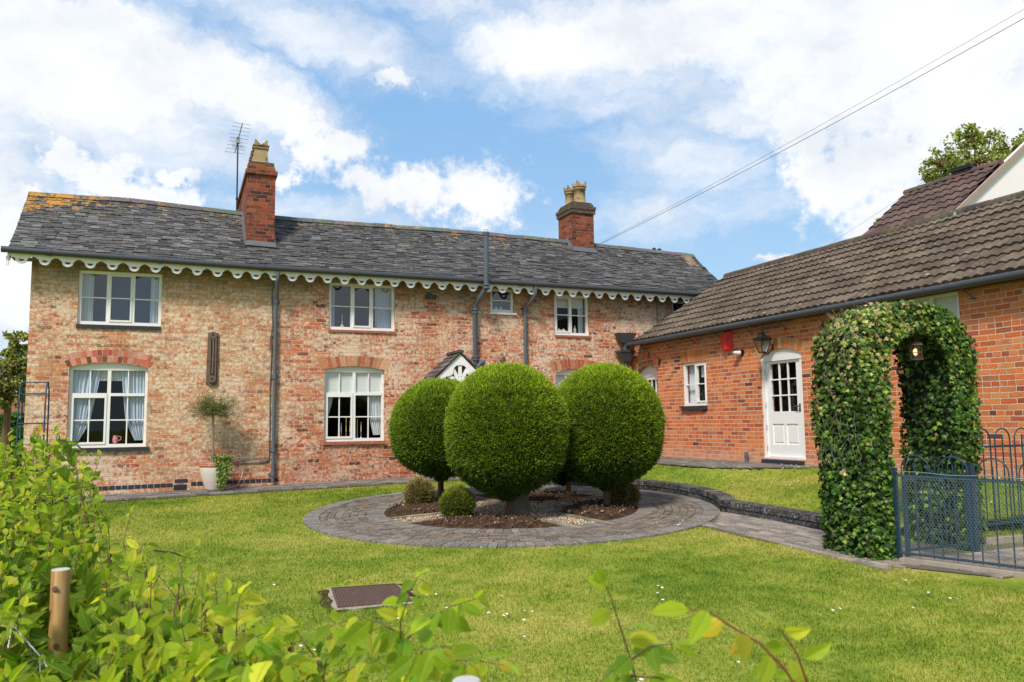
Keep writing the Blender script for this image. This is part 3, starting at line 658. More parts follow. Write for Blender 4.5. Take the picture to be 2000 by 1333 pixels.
    mb = MB(); xa, xb, r = 6.10, 5.97, .056
    mb.tube([(xa, 16.27, 5.62), (xa, 16.27, 4.50), (xa-.01, 16.30, 4.38), (xb+.02, YA-.16, 4.12), (xb, YA-.09, 4.0), (xb, YA-.09, .4)], r, 14)
    for z, rr in ((5.60, 1.35), (5.56, 1.2), (4.47, 1.3), (4.40, 1.3)): mb.tube([(xa, 16.27, z-.02), (xa, 16.27, z+.02)], r*rr, 14)
    for z in (3.97, 3.9, 2.93, 2.87, 2.65, 2.6): mb.tube([(xb, YA-.09, z-.02), (xb, YA-.09, z+.02)], r*1.35, 14)
    mb.tube([(xb, YA-.09, 2.66), (xb+.12, YA-.10, 2.80), (xb+.2, YA-.06, 2.82)], [.045, .055, .058], 12); mb.tube([(xa-.05, 16.27, 5.62), (xa-.04, 16.27, 5.68), (xa+.04, 16.27, 5.68), (xa+.05, 16.27, 5.62)], .006, 6)
    mb.build('soil_pipe', M['pipe'], H)
    mb = MB(); a = on(974, 706, 1, YA-.06); b = on(984, 698, 1, YA-.05); mb.tube([on(960, 728, 1, YA-.06), a, b], .022, 10); mb.tube([b, b+np.array((.0, .05, .0))], .03, 10); mb.build('overflow_pipe', M['pipe'], H)
    # ---- chimneys
    def chimney(xa, xb, ya, ybk, zt, corb, pots, dark):
        zb = 5.2; mb = MB()
        mb.box(xa, xb, ya, ybk, zb, zt); m2 = MB() if dark else mb
        for dz, o, h in corb: m2.box(xa-o, xb+o, ya-o, ybk+o, zt+dz, zt+dz+h)
        ch = mb.build('chimney', M['brickC'], roof, uv_world)
        if dark: m2.build('chimney_crown', M['stonedark'], ch)
        top = zt+corb[-1][0]+corb[-1][2]
        fm = MB(); fm.box(xa+.03, xb-.03, ya+.03, ybk-.03, top, top+.05); fm.build('mortar_bed', M['stonedark'], ch)
        for (px, py, w, h, sq) in pots:
            p = MB(); n = 4 if sq else 8; r = w/2*(1.414 if sq else 1.06); z = top+.03
            p.lathe((px, py, z), [(r*1.12, 0), (r*1.12, .04), (r, .06), (r*.93, h*.62), (r*1.12, h*.64), (r*1.12, h*.67), (r*.95, h*.69), (r*.95, h*.72), (r*1.18, h*.75), (r*1.18, h*.78), (r*.98, h*.79)], n)
            p.lathe((px, py, z), [(r*.98, h*.79), (r*.70, h*.79), (r*.70, h*.4)], n)
            ro = w*.46                                 # crenellated crown: pointed ears
            for k in range(4):
                a = PI/2*k; ca, sa = math.cos(a), math.sin(a)
                for sgn in (-1, 1):
                    def q(s, zz, o): return (px+ca*(ro+o)-sa*s*sgn, py+sa*(ro+o)+ca*s*sgn, z+zz)
                    sh = [(ro*.95, h*.785), (ro*.05, h*.785), (ro*.12, h*.83), (ro*.45, h*.89), (ro*.78, h*.99), (ro*.95, h*1.0)]
                    p.add([q(s_, z_, 0) for s_, z_ in sh]+[q(s_, z_, -.03) for s_, z_ in sh], [tuple(range(6)), tuple(range(6, 12))[::-1]]+[(i, (i+1) % 6, 6+(i+1) % 6, 6+i) for i in range(6)])
            p.build('chimney_pot', M['clay'], ch)
        return ch
    c1 = chimney(1.21, 1.765, 17.2, 20.2, 6.70, [(-.02, .04, .09), (.07, .0, .07), (.14, -.02, .07)], [(1.475, 17.42+.44*i, .28, .52, True) for i in range(6)], False)
    c2 = chimney(9.01, 9.625, 17.9, 18.68, 6.72, [(.0, .035, .10), (.10, .05, .08), (.18, .0, .07)], [(9.35, 18.12, .30, .60, False), (9.25, 18.46, .26, .56, False)], True)
    for (xa, xb, ya) in ((1.21, 1.765, 17.2), (9.01, 9.625, 17.9)):
        f = MB()
        t = (ya-EY)/(RY-EY)
        f.hexa([rpt(xa-.04, t-.045, .045), rpt(xb+.04, t-.045, .045), (xb+.012, ya-.012, rpt(xb, t)[2]+.02), (xa-.012, ya-.012, rpt(xa, t)[2]+.02), rpt(xa-.04, t-.045, .055), rpt(xb+.04, t-.045, .055), (xb+.012, ya-.014, rpt(xb, t)[2]+.10), (xa-.012, ya-.014, rpt(xa, t)[2]+.10)])
        t2 = min(.99, t+.5)
        for xx, o in ((xa, -1), (xb, 1)):
            p0 = rpt(xx, t-.02); p1 = rpt(xx, t2)
            f.hexa([(xx+o*.004, p0[1], p0[2]), (xx+o*.05, p0[1], p0[2]+.045), (xx+o*.05, p1[1], p1[2]+.045), (xx+o*.004, p1[1], p1[2]), (xx+o*.004, p0[1], p0[2]+.15), (xx+o*.012, p0[1], p0[2]+.15), (xx+o*.012, p1[1], p1[2]+.12), (xx+o*.004, p1[1], p1[2]+.12)])
        f.build('flashing', M['lead'], roof)
    # ---- porch
    px0, px1, pyF = 4.80, 6.0, 15.98; ax, az = 5.40, 2.95; ez = 2.34
    P = MB(); pc = pal
    for side in (-1, 1):
        exx = ax+side*.66
        for r in range(6):
            t0, t1 = r/6, min((r+1.5)/6, 1)
            y = pyF-.04
            while y < YA:
                w = .2+random.random()*.08; ye = min(y+w-.005, YA-.002)
                if ye-y > .03:
                    P.col = tuple(q*(.9+random.random()) for q in random.choice(pc))
                    f1 = lambda t, yy, l: (exx+(ax-exx)*t+side*l*.66, yy, ez+(az-ez)*t+l*.75)
                    P.hexa([f1(t0, y, .01), f1(t0, ye, .01), f1(t1, ye, 0), f1(t1, y, 0), f1(t0, y, .035), f1(t0, ye, .035), f1(t1, ye, .012), f1(t1, y, .012)])
                y += w
    P.col = (.06, .06, .065); P.beam((ax, pyF-.05, az+.03), (ax, YA-.003, az+.03), .12, .05)
    pr = P.build('porch_roof', M['slate'], H)
    Fp = lambda u, z, d: (u, pyF-d, z)
    b = MB(); k = (az-ez)/.66
    outer = [(ax-.62, ez-.03), (ax-.40, ez-.03)]
    sc = [(-.40, -.03), (-.36, .07), (-.30, .12), (-.22, .135), (-.17, .16), (-.15, .22), (-.14, .29), (-.09, .34), (0, .36)]
    outer = [(ax-.60, ez+.0)]+[(ax+a, ez+c) for a, c in sc]+[(ax-a, ez+c) for a, c in sc[-2::-1]]+[(ax+.60, ez+.0), (ax, az-.03)]
    b.prism(Fp, outer, [], -.025, .0)
    b.fbox(Fp, ax-.42, ax+.42, ez-.03, ez+.02, -.04, -.012)
    for a in (-62, -30, 0, 30, 62):
        aa = math.radians(a); b.beam((ax, pyF+.03, ez), (ax+.36*math.sin(aa), pyF+.03, ez+.36*math.cos(aa)), .02, .075, (math.sin(aa+PI/2), 0, math.cos(aa+PI/2)) )
    b.fbox(Fp, ax-.09, ax+.09, ez, ez+.10, -.045, -.013)
    for sx_ in (-.56, .50): b.box(ax+sx_, ax+sx_+.06, pyF+.04, YA-.002, ez-.05, ez+.03); b.box(ax+sx_, ax+sx_+.06, pyF+.05, pyF+.11, .25, ez-.05)
    b.build('porch_gable', M['white2'], H)
    # odd fixtures on the wall
    mb = MB(); mb.beam(on(1283, 590, 1, YA-.015), on(1284, 628, 1, YA-.015), .012, .012)
    mb.beam(on(1283, 585, 1, YA-.02), on(1284, 640, 1, YA-.02), .015, .02, (0, 1, 0)); mb.build('wall_cable', M['cable'], H)
    return H
farmhouse()

# ------------------------------------------------------------------ small things fixed to the farmhouse
def house_fittings():
    mb = MB(); y = YA-.02
    mb.tube([(1.70, y, 4.45), (1.69, y, 4.0), (1.71, y, 3.4), (1.685, y, 3.36), (1.70, y, 3.0), (1.68, y, 2.2), (1.69, y, 1.5), (1.685, y, .84), (1.60, y, .78), (1.05, y, .77), (1.0, y, .80), (.98, y, .88)], .009, 6)
    mb.tube([(1.715, y, 3.3), (1.665, y, 3.25), (1.675, y, 3.0), (1.70, y, 2.9)], .007, 6); mb.tube([(1.68, y, .88), (1.3, y, .855), (1.1, y, .86)], .006, 6)
    mb.fbox(FA, 1.68, 1.73, 3.26, 3.34, 0, .04)
    tag(mb.build('electric_cable', M['cable']), 'black cable running down the wall beside the left grey downpipe', 'cable')
    # timber hoist board
    T = thing('hoist_board', (.6, YA-.03, 2.3), 'weathered timber pulley board fixed upright on the wall above the potted tree', 'board')
    mb = MB(); mb.hexa([FA(.49, 2.32, .0), FA(.70, 2.32, .0), FA(.70, 3.30, .0), FA(.51, 3.30, .0), FA(.49, 2.32, .035), FA(.70, 2.32, .035), FA(.70, 3.30, .035), FA(.51, 3.30, .035)]); mb.fbox(FA, .53, .68, 2.27, 2.32, 0, .035); mb.build('backboard', M['timber'], T)
    mb = MB(); mb.fbox(FA, .535, .565, 2.42, 3.22, .035, .065); mb.fbox(FA, .64, .668, 2.42, 3.22, .035, .065); mb.tube([FA(.605, 2.5, .055), FA(.615, 3.0, .06), FA(.605, 3.25, .05)], .02, 8)
    mb.fbox(FA, .50, .70, 2.75, 2.79, .035, .05); mb.build('rail', M['timber'], T)
    for z in (2.40, 3.25):
        mb = MB(); c = FA(.60, z, .05); n = 18
        mb.add([(c[0]+.07*math.cos(2*PI*k/n), c[1]-dy, c[2]+.07*math.sin(2*PI*k/n)) for dy in (-.02, .02) for k in range(n)], [tuple(range(n, 2*n))[::-1]]+[(k, (k+1) % n, n+(k+1) % n, n+k) for k in range(n)])
        mb.cur = 1; mb.add([(c[0]+.02*math.cos(2*PI*k/n), c[1]-.022, c[2]+.02*math.sin(2*PI*k/n)) for k in range(n)], [tuple(range(n))[::-1]])
        mb.build('pulley', [M['timber'], M['black']], T)
    # floodlight bracket
    T = thing('wall_light', FA(4.96, 4.2, 0), 'small dark grey floodlight under the eaves right of the middle upper window', 'lamp')
    mb = MB(); mb.fbox(FA, 4.90, 5.02, 4.19, 4.30, 0, .04); mb.fbox(FA, 4.93, 4.99, 4.16, 4.24, .04, .10); mb.build('bracket', M['gutter'], T)
    for e0_, e1_ in (((4.86, 4.20, .08), (4.90, 4.205, .12)), ((5.06, 4.19, .08), (5.02, 4.195, .12))):
        mb = MB(); mb.tube([FA(*e0_), FA(*e1_)], [.05, .04], 12); mb.build('lamp_head', M['gutter'], T)
    # TV aerial strapped to the chimney
    A = thing('tv_aerial', (1.12, 19.2, 6.1), 'television aerial on a thin mast strapped to the left chimney', 'aerial')
    mb = MB(); mb.tube([(1.13, 19.2, 5.95), (1.12, 19.2, 8.12)], .018, 8); 
    for z in (6.35, 6.65): mb.box(1.10, 1.22, 19.16, 19.24, z, z+.03)
    mb.build('mast', M['gutter'], A)
    mb = MB(); b0 = np.array((1.12, 19.2, 8.02)); dirb = norm(np.array([(.12, -.75, .52)]))[0]; side = norm(np.array([(.95, .2, .0)]))[0]; side = norm(np.array([side-dirb*side.dot(dirb)]))[0]
    e0 = b0-dirb*.35; e1 = b0+dirb*.50; mb.tube([e0, e1], .011, 6)
    for k in range(9):
        c = e0+(e1-e0)*(k/8*.98+.01); L = .23-.004*k; mb.tube([c-side*L, c+side*L], .0045, 5)
    mb.build('boom', M['steel'], A)
    mb = MB(); upb = np.cross(side, dirb)
    for s_ in (-1, 1):
        for k in range(4): c = e0+dirb*(.26+.01*k)+upb*s_*(.03+.055*k); mb.tube([c-side*.13, c+side*.13], .004, 5)
    mb.box(1.08, 1.16, 19.14, 19.22, 7.96, 8.08); mb.build('reflector', M['steel'], A)
    # china and candles on the window boards inside
    y = -.19
    spots = [(3.13, .26, 'white'), (3.23, .36, 'gold'), (3.31, .30, 'white'), (3.46, .34, 'gold'), (3.54, .28, 'white')]
    lab = ['white candle in a dark holder, leftmost of the row in the middle ground-floor window', 'tall yellow candle in the left pane group of the middle ground-floor window',
           'white candle in a silver twist holder just left of the middle window mullion', 'yellow candle just right of the mullion in the middle ground-floor window', 'white candle in a silver holder, rightmost of the row in the window']
    for (u, h, k), lb in zip(spots, lab):
        T = thing('candlestick', FA(u, 1.22, y), lb, 'candlestick', 'candles in the middle ground-floor window')
        mb = MB(); mb.lathe(FA(u, 1.21, y), [(.03, 0), (.03, .01), (.009, .03), (.016, .06), (.008, .09), (.015, .12), (.014, .14)], 10); mb.build('holder', M['silver'], T)
        mb = MB(); mb.tube([FA(u, 1.35, y), FA(u, 1.35+h-.08, y)], [.010, .007], 8); mb.build('candle', M['candle'] if k == 'gold' else M['china'], T)
    mb = MB(); mb.smooth = True; c = FA(-1.06, 1.20, -.17); mb.lathe(c, [(.035, 0), (.055, .05), (.045, .11), (.035, .13), (.045, .15)], 14); mb.tube([(c[0]+.045, c[1], c[2]+.04), (c[0]+.10, c[1], c[2]+.07), (c[0]+.10, c[1], c[2]+.12), (c[0]+.04, c[1], c[2]+.13)], .008, 6)
    tag(mb.build('jug', M['pink']), 'pink patterned jug inside the left ground-floor window', 'jug')
    for (u, z, lb, nm) in ((8.11, 3.56, 'white china teapot at the left of the upper right window board', 'teapot'), (8.23, 3.56, 'small white bowl beside the teapot in the upper right window', 'bowl')):
        mb = MB(); c = FA(u, z, -.15); mb.lathe(c, [(.03, 0), (.05, .03), (.045, .06), (.01, .085), (.0, .10)], 12)
        if nm == 'teapot': mb.tube([(c[0]+.04, c[1], c[2]+.03), (c[0]+.09, c[1], c[2]+.07)], [.012, .007], 6); mb.tube([(c[0]-.04, c[1], c[2]+.02), (c[0]-.08, c[1], c[2]+.045), (c[0]-.04, c[1], c[2]+.06)], .006, 6)
        tag(mb.build(nm, M['china']), lb, nm)
    mb = MB(); mb.lathe(FA(8.52, 3.56, -.15), [(.03, 0), (.035, .02), (.035, .09), (.012, .12), (.012, .16), (.016, .165), (0, .17)], 12); tag(mb.build('bottle', M['china']), 'white bottle standing right of the mullion in the upper right window', 'bottle')
    mb = MB(); mb.lathe(FA(3.12, 3.52, -.15), [(.05, 0), (.03, .03), (.008, .06), (.006, .25), (0, .27)], 10); tag(mb.build('ornament', M['china']), 'slim white ornament behind the left light of the middle upper window', 'ornament')
    for u, lb in ((6.55, 'round white box on the small bathroom window board, left one'), (6.66, 'square white soap dish on the small window board, right one')):
        mb = MB(); c = FA(u, 4.02, -.14); mb.lathe(c, [(.03, 0), (.04, .01), (.038, .06), (.0, .065)], 4 if 'square' in lb else 12); tag(mb.build('soap_box', M['china']), lb, 'box')
    # stray cable behind the pot
    mb = MB(); p = [on(x, yy, 1, YA-.12) for x, yy in ((475, 918), (471, 935), (462, 950), (440, 955))]; mb.tube(p, .007, 6); tag(mb.build('garden_cable', M['china']), 'pale loose cable hanging beside the limewashed pot', 'cable')
house_fittings()

# ------------------------------------------------------------------ SIDE WING
def side_wing():
    Wg = thing('brick_wing', (XB, 11, .7), 'single-storey orange brick wing with a weathered concrete tile roof', 'house')
    u0, u1 = -YA+.004, -2.0
    DO = (-12.14, -11.06, .80, 2.63, .13); WN = (-14.64, -13.81, 1.80, 2.71, 0); CD = (-16.62, -15.63, .75, 2.58, .18); TW = (-8.9, -7.95, 2.72, 3.24, 0)
    mb = MB(); mb.prism(FB, [(u0, -.2), (u1, -.2), (u1, 3.36), (u0, 3.36)], [outline(*q) for q in (DO, WN, CD, TW)], -.3, 0)
    mb.prism(lambda u, z, d: (u, 2.0-d, z), [(XB+.001, -.2), (15.0, -.2), (15.0, 3.36), (12.4, 4.9), (XB+.001, 3.36)], [], -.3, 0)
    mb.prism(lambda u, z, d: (u, YA+.0-d, z), [(12.61, 2.0), (15.0, 2.0), (15.0, 3.36), (12.61, 4.8)], [], -.3, -.001)
    mb.build('wall', M['brickB'], Wg, uv_world)
    fl = MB(); fl.box(XB+2.4, XB+2.45, 2.35, YA, .0, 3.3); fl.box(XB+.31, XB+2.4, 2.35, YA-.01, 3.24, 3.28); fl.box(XB+.31, XB+2.4, 2.35, YA-.01, .72, .78); fl.build('interior', M['dark'], Wg)
    # door
    a, b, z0, zs, rise = DO; R = .05
    mb = MB(); fr = []
    mb.fbox(FB, a, a+.085, z0+.01, zs-.08, -R-.07, -R+.02); mb.fbox(FB, b-.085, b, z0+.01, zs-.08, -R-.07, -R+.02)
    mb.fbox(FB, a, b, zs-.08, zs-.0, -R-.07, -R+.03); mb.prism(FB, [(a, zs), (b, zs)]+arc(a, b, zs, rise)[::-1][1:-1], [], -R-.05, -R+.012); mb.fbox(FB, a, b, z0-.02, z0+.03, -R-.07, -.005)
    door = MB(); da, db, dz0, dz1 = a+.09, b-.09, z0+.035, zs-.085; dd = -R-.05; df = -R-.005
    gl0, gl1, gz0, gz1 = da+.115, db-.115, 1.64, 2.50
    door.prism(FB, [(da, dz0), (db, dz0), (db, dz1), (da, dz1)], [[(gl0, gz0), (gl1, gz0), (gl1, gz1), (gl0, gz1)], [(da+.12, dz0+.22), (da+.42, dz0+.22), (da+.42, 1.42), (da+.12, 1.42)], [(db-.42, dz0+.22), (db-.12, dz0+.22), (db-.12, 1.42), (db-.42, 1.42)]], dd, df)
    for q0 in (da+.12, db-.42):
        door.fbox(FB, q0, q0+.30, dz0+.22, 1.42, dd+.005, df-.018); door.fbox(FB, q0+.035, q0+.265, dz0+.26, 1.38, df-.018, df-.008)
    for k in (1, 2):
        u = gl0+(gl1-gl0)*k/3; door.fbox(FB, u-.012, u+.012, gz0, gz1, dd+.01, df-.006)
        z = gz0+(gz1-gz0)*k/3
        for j in range(3): ua_ = gl0+(gl1-gl0)*j/3+(.012 if j else 0); ub_ = gl0+(gl1-gl0)*(j+1)/3-(.012 if j < 2 else 0); door.fbox(FB, ua_, ub_, z-.012, z+.012, dd+.01, df-.007)
    D = door.build('door', M['white'], Wg); f = mb.build('frame', M['white'], D); pane(FB, gl0, gl1, gz0, gz1, -R-.03, D)
    h = MB(); hu, hz = db-.055, 1.70; h.fbox(FB, hu-.018, hu+.018, hz-.07, hz+.07, df, df+.008); h.tube([FB(hu, hz+.02, df), FB(hu, hz+.02, df+.05)], .009, 8); h.tube([FB(hu-.085, hz+.025, df+.05), FB(hu+.01, hz+.02, df+.05)], [.008, .011], 8); h.tube([FB(hu, hz-.04, df), FB(hu, hz-.04, df+.02)], .016, 8); h.build('handle', M['brass'], D)
    for z in (2.35, 1.75, 1.35, .98): h = MB(); h.fbox(FB, a+.078, a+.092, z-.05, z+.05, -R+.02, -R+.026); h.build('hinge', M['steel'], D)
    s = MB(); n = 7
    for k in range(n): q = (b-a-.06)/n; s.fbox(FB, a+.03+k*q+.004, a+.03+(k+1)*q-.004, .66, .785, -.02, .09)
    s.build('doorstep', M['bluebrick'], Wg)
    brick_arch(FB, a, b, zs+.005, rise, D, 1, .2, .06, [(.62, .34, .15), (.60, .28, .12), (.66, .40, .2), (.62, .22, .08)])
    # small window
    w = casement_window(FB, *WN[:4], 2, Wg, rec=.03, open_=1, glass='glass', bar=.48); sill(FB, WN[0]-.04, WN[1]+.01, WN[2]-.002, M['bluebrick'], w, 4, .085, .05)
    brick_arch(FB, WN[0], WN[1], WN[3], 0, w, 1, .26, .02, [(.66, .24, .09), (.62, .20, .08), (.70, .30, .12)])
    uL, uR, zz0, zz1 = WN[:4]
    curtain(FB, [(uL+.05, zz1-.03), (uL+.05, zz0+.05)], [(uL+.27, zz1-.03), (uL+.25, zz0+.05)], -.15, 'curtain', M['net'], w, 4, .012)
    bb = MB(); bb.fbox(FB, uR-.36, uR-.05, zz1-.32, zz1-.03, -.15, -.14); bb.build('blind', M['blind'], w)
    # corner door under the brick arch
    a, b, z0, zs, rise = CD; mb = MB(); R = .14
    frame_ring(mb, FB, a, b, z0, zs, rise, .06, -R-.07, -R)
    mb.fbox(FB, a+.06, b-.06, zs-.10, zs-.06, -R-.06, -R-.02)
    da, db = a+.06, b-.06
    mb.fbox(FB, da, da+.09, z0+.06, zs-.10, -R-.05, -R-.01); mb.fbox(FB, db-.09, db, z0+.06, zs-.10, -R-.05, -R-.01); mb.fbox(FB, da+.09, db-.09, z0+.06, z0+.9, -R-.05, -R-.01); mb.fbox(FB, da+.09, db-.09, zs-.14, zs-.10, -R-.05, -R-.01)
    for k in (1, 2, 3): u = da+.09+(db-da-.18)*k/4; mb.fbox(FB, u-.011, u+.011, z0+.9, zs-.14, -R-.045, -R-.015)
    for z in (1.9,): 
        for k in range(4): q = (db-da-.18)/4; mb.fbox(FB, da+.09+k*q+.011, da+.09+(k+1)*q-.011, z-.011, z+.011, -R-.044, -R-.016)
    cd = mb.build('door', M['white2'], Wg); pane(FB, da+.09, db-.09, z0+.9, zs-.14, -R-.03, cd)
    mb = MB(); mb.lathe(FB(da+.05, 1.6, -R+.02), [(0, -.02), (.025, 0), (0, .02)], 8); mb.build('handle', M['brass'], cd)
    brick_arch(FB, a, b, zs+.005, rise, cd, 1, .115, .02, [(.30, .15, .10), (.36, .22, .15), (.2, .12, .09)]); brick_arch(FB, a-.10, b+.10, zs+.125, rise+.05, cd, 1, .135, .02, [(.62, .22, .10), (.56, .16, .08), (.5, .25, .14), (.15, .06, .05)], .02)
    # high window behind the arch
    w = casement_window(FB, *TW[:4], 2, Wg, rec=.02, W=.04, bar=0, open_=5, glass='glass')
    bb = MB(); bb.fbox(FB, TW[0]+.03, TW[1]-.03, TW[2]+.03, TW[3]-.03, -.12, -.11); bb.build('blind', M['blind'], w)
    # ---- roof of interlocking tiles
    EX, RX = XB-.20, 12.4; ez, rz = 3.335, 5.005; ya, yb = 16.24, 1.7
    SL = math.hypot(RX-EX, rz-ez); ang = math.atan2(rz-ez, RX-EX)
    def roof(ya, yb, EX, ez, RX, rz, rowl, waves, amp, mat, parent, lift=.036, nm='roof', ridge_col=(.75, .75, .72)):
        SL = math.hypot(RX-EX, rz-ez); nx, nz = -(rz-ez)/SL, (RX-EX)/SL; rows = int(round(SL/rowl)); L = abs(ya-yb); ncol = int(L/waves*6)
        mb = MB(); mb.smooth = False
        prof = [0, .35, .9, 1, .9, .35]
        for r in range(rows):
            t0, t1 = r/rows, (r+1)/rows+.004; off = 3 if r % 2 else 0; vs = []; 
            tj = [jit(.004) for _ in range(ncol//12+2)]; lj = [jit(.005) for _ in range(ncol//12+2)]; cj = [.75+random.random()*.5 for _ in range(ncol//12+2)]
            cols_ = []
            for i in range(ncol+1):
                y = ya+(yb-ya)*i/ncol; h = prof[(i+0) % 6]*amp; g = (i+off*2)//12; dl = lj[min(g, len(lj)-1)]; dt = tj[min(g, len(tj)-1)]; k = cj[min(g, len(cj)-1)]
                for (t, l) in ((t0-.008+dt, -.02), (t0-.008+dt, lift+h+dl), (t1, h)):
                    vs.append((EX+(RX-EX)*t+nx*l, y, ez+(rz-ez)*t+nz*l)); cols_.append((k, k, k))
            o = len(mb.v); fs = []
            for i in range(ncol): fs += [(i*3, i*3+1, (i+1)*3+1, (i+1)*3), (i*3+1, i*3+2, (i+1)*3+2, (i+1)*3+1)]
            fs = [f_ if yb < ya else f_[::-1] for f_ in fs]
            mb.add(vs, [f_[::-1] for f_ in fs]); mb.c[o:] = cols_
        mb.col = (.45, .45, .45); mb.hexa([(EX, yb+.02, ez-.10), (RX+2.6, yb+.02, ez-.10), (RX+2.6, ya-.02, ez-.10), (EX+.01, ya-.02, ez-.10), (EX+.01, yb+.02, ez-.03), (RX, yb+.02, rz-.03), (RX, ya-.02, rz-.03), (EX+.01, ya-.02, ez-.03)])
        mb.add([(RX, ya, rz), (RX, yb, rz), (RX+(RX-EX), yb, ez), (RX+(RX-EX), ya, ez)], [(0, 1, 2, 3)])
        y = max(ya, yb); lo = min(ya, yb); mb.smooth = False
        while y > lo+.05:                            # ridge tiles
            e = max(y-.44, lo); mb.col = tuple(q*(.85+random.random()*.4) for q in ridge_col); dz = jit(.006); vs = []
            for yy in (y, e+.01):
                for k in range(7): a = PI*k/6; vs.append((RX-.13*math.cos(a), yy, rz-.035+.12*math.sin(a)+dz))
            mb.add(vs, [(j, j+1, j+8, j+7) for j in range(6)]+[tuple(range(7))[::-1], tuple(range(7, 14))]); y = e
        return mb.build(nm, mat, parent)
    roof(ya, yb, EX, ez, RX, rz, .315, .155, .024, M['tile'], Wg)
    vb = MB(); vb.beam((EX+.02, ya-.015, ez-.04), (RX, ya-.015, rz-.04), .03, .10, (0, 1, 0)); vb.build('verge', M['concrete'], Wg)
    mb = MB(); mb.tube([(EX-.04, y, 3.27) for y in np.linspace(16.62, 1.9, 24)], .055, 10)
    for y in np.arange(15.9, 2, -1.9): mb.tube([(EX-.04, y-.03, 3.27), (EX-.04, y+.03, 3.27)], .064, 10)
    for y in np.arange(16, 2, -.92): mb.tube([(EX-.03, y, 3.24), (XB-.006, y, 3.10)], .006, 5); mb.fbox(FB, -y-.04, -y+.04, 3.09, 3.10, 0, .03)
    mb.build('gutter', M['gutter'], Wg)
    # hopper in the corner
    mb = MB()
    def hop(cx, cy, z0, z1, wx0, wy0, wx1, wy1): mb.hexa([(cx-wx0, cy-wy0, z0), (cx+wx0, cy-wy0, z0), (cx+wx0, cy+wy0, z0), (cx-wx0, cy+wy0, z0), (cx-wx1, cy-wy1, z1), (cx+wx1, cy-wy1, z1), (cx+wx1, cy+wy1, z1), (cx-wx1, cy+wy1, z1)])
    hx, hy = 9.66, 16.55
    hop(hx, hy, 2.88, 3.10, .07, .06, .20, .12); hop(hx, hy, 3.10, 3.14, .21, .13, .21, .13); hop(hx+.02, hy+.02, 3.32, 3.55, .12, .08, .24, .12); mb.tube([(hx+.02, hy+.02, 3.36), (hx, hy, 3.12)], .06, 10)
    mb.tube([(hx, hy, 2.9), (hx, hy, 2.72), (hx-.06, hy+.06, 2.58), (hx-.07, hy+.08, 2.45), (hx-.07, hy+.10, .7)], .042, 10); mb.tube([(hx-.07, hy+.08, 2.5), (hx-.07, hy+.08, 2.44)], .055, 10)
    mb.build('hopper', M['gutter'], Wg)
    mb = MB(); q = on(1458, 897, 0, XB-.06); mb.tube([(XB-.06, q[1], .68), (XB-.06, q[1], .90)], .034, 10); mb.tube([(XB-.06, q[1], .80), (XB-.06, q[1], .84)], .042, 10); mb.build('drain_pipe', M['pipe'], Wg)
    return roof
ROOF = side_wing()

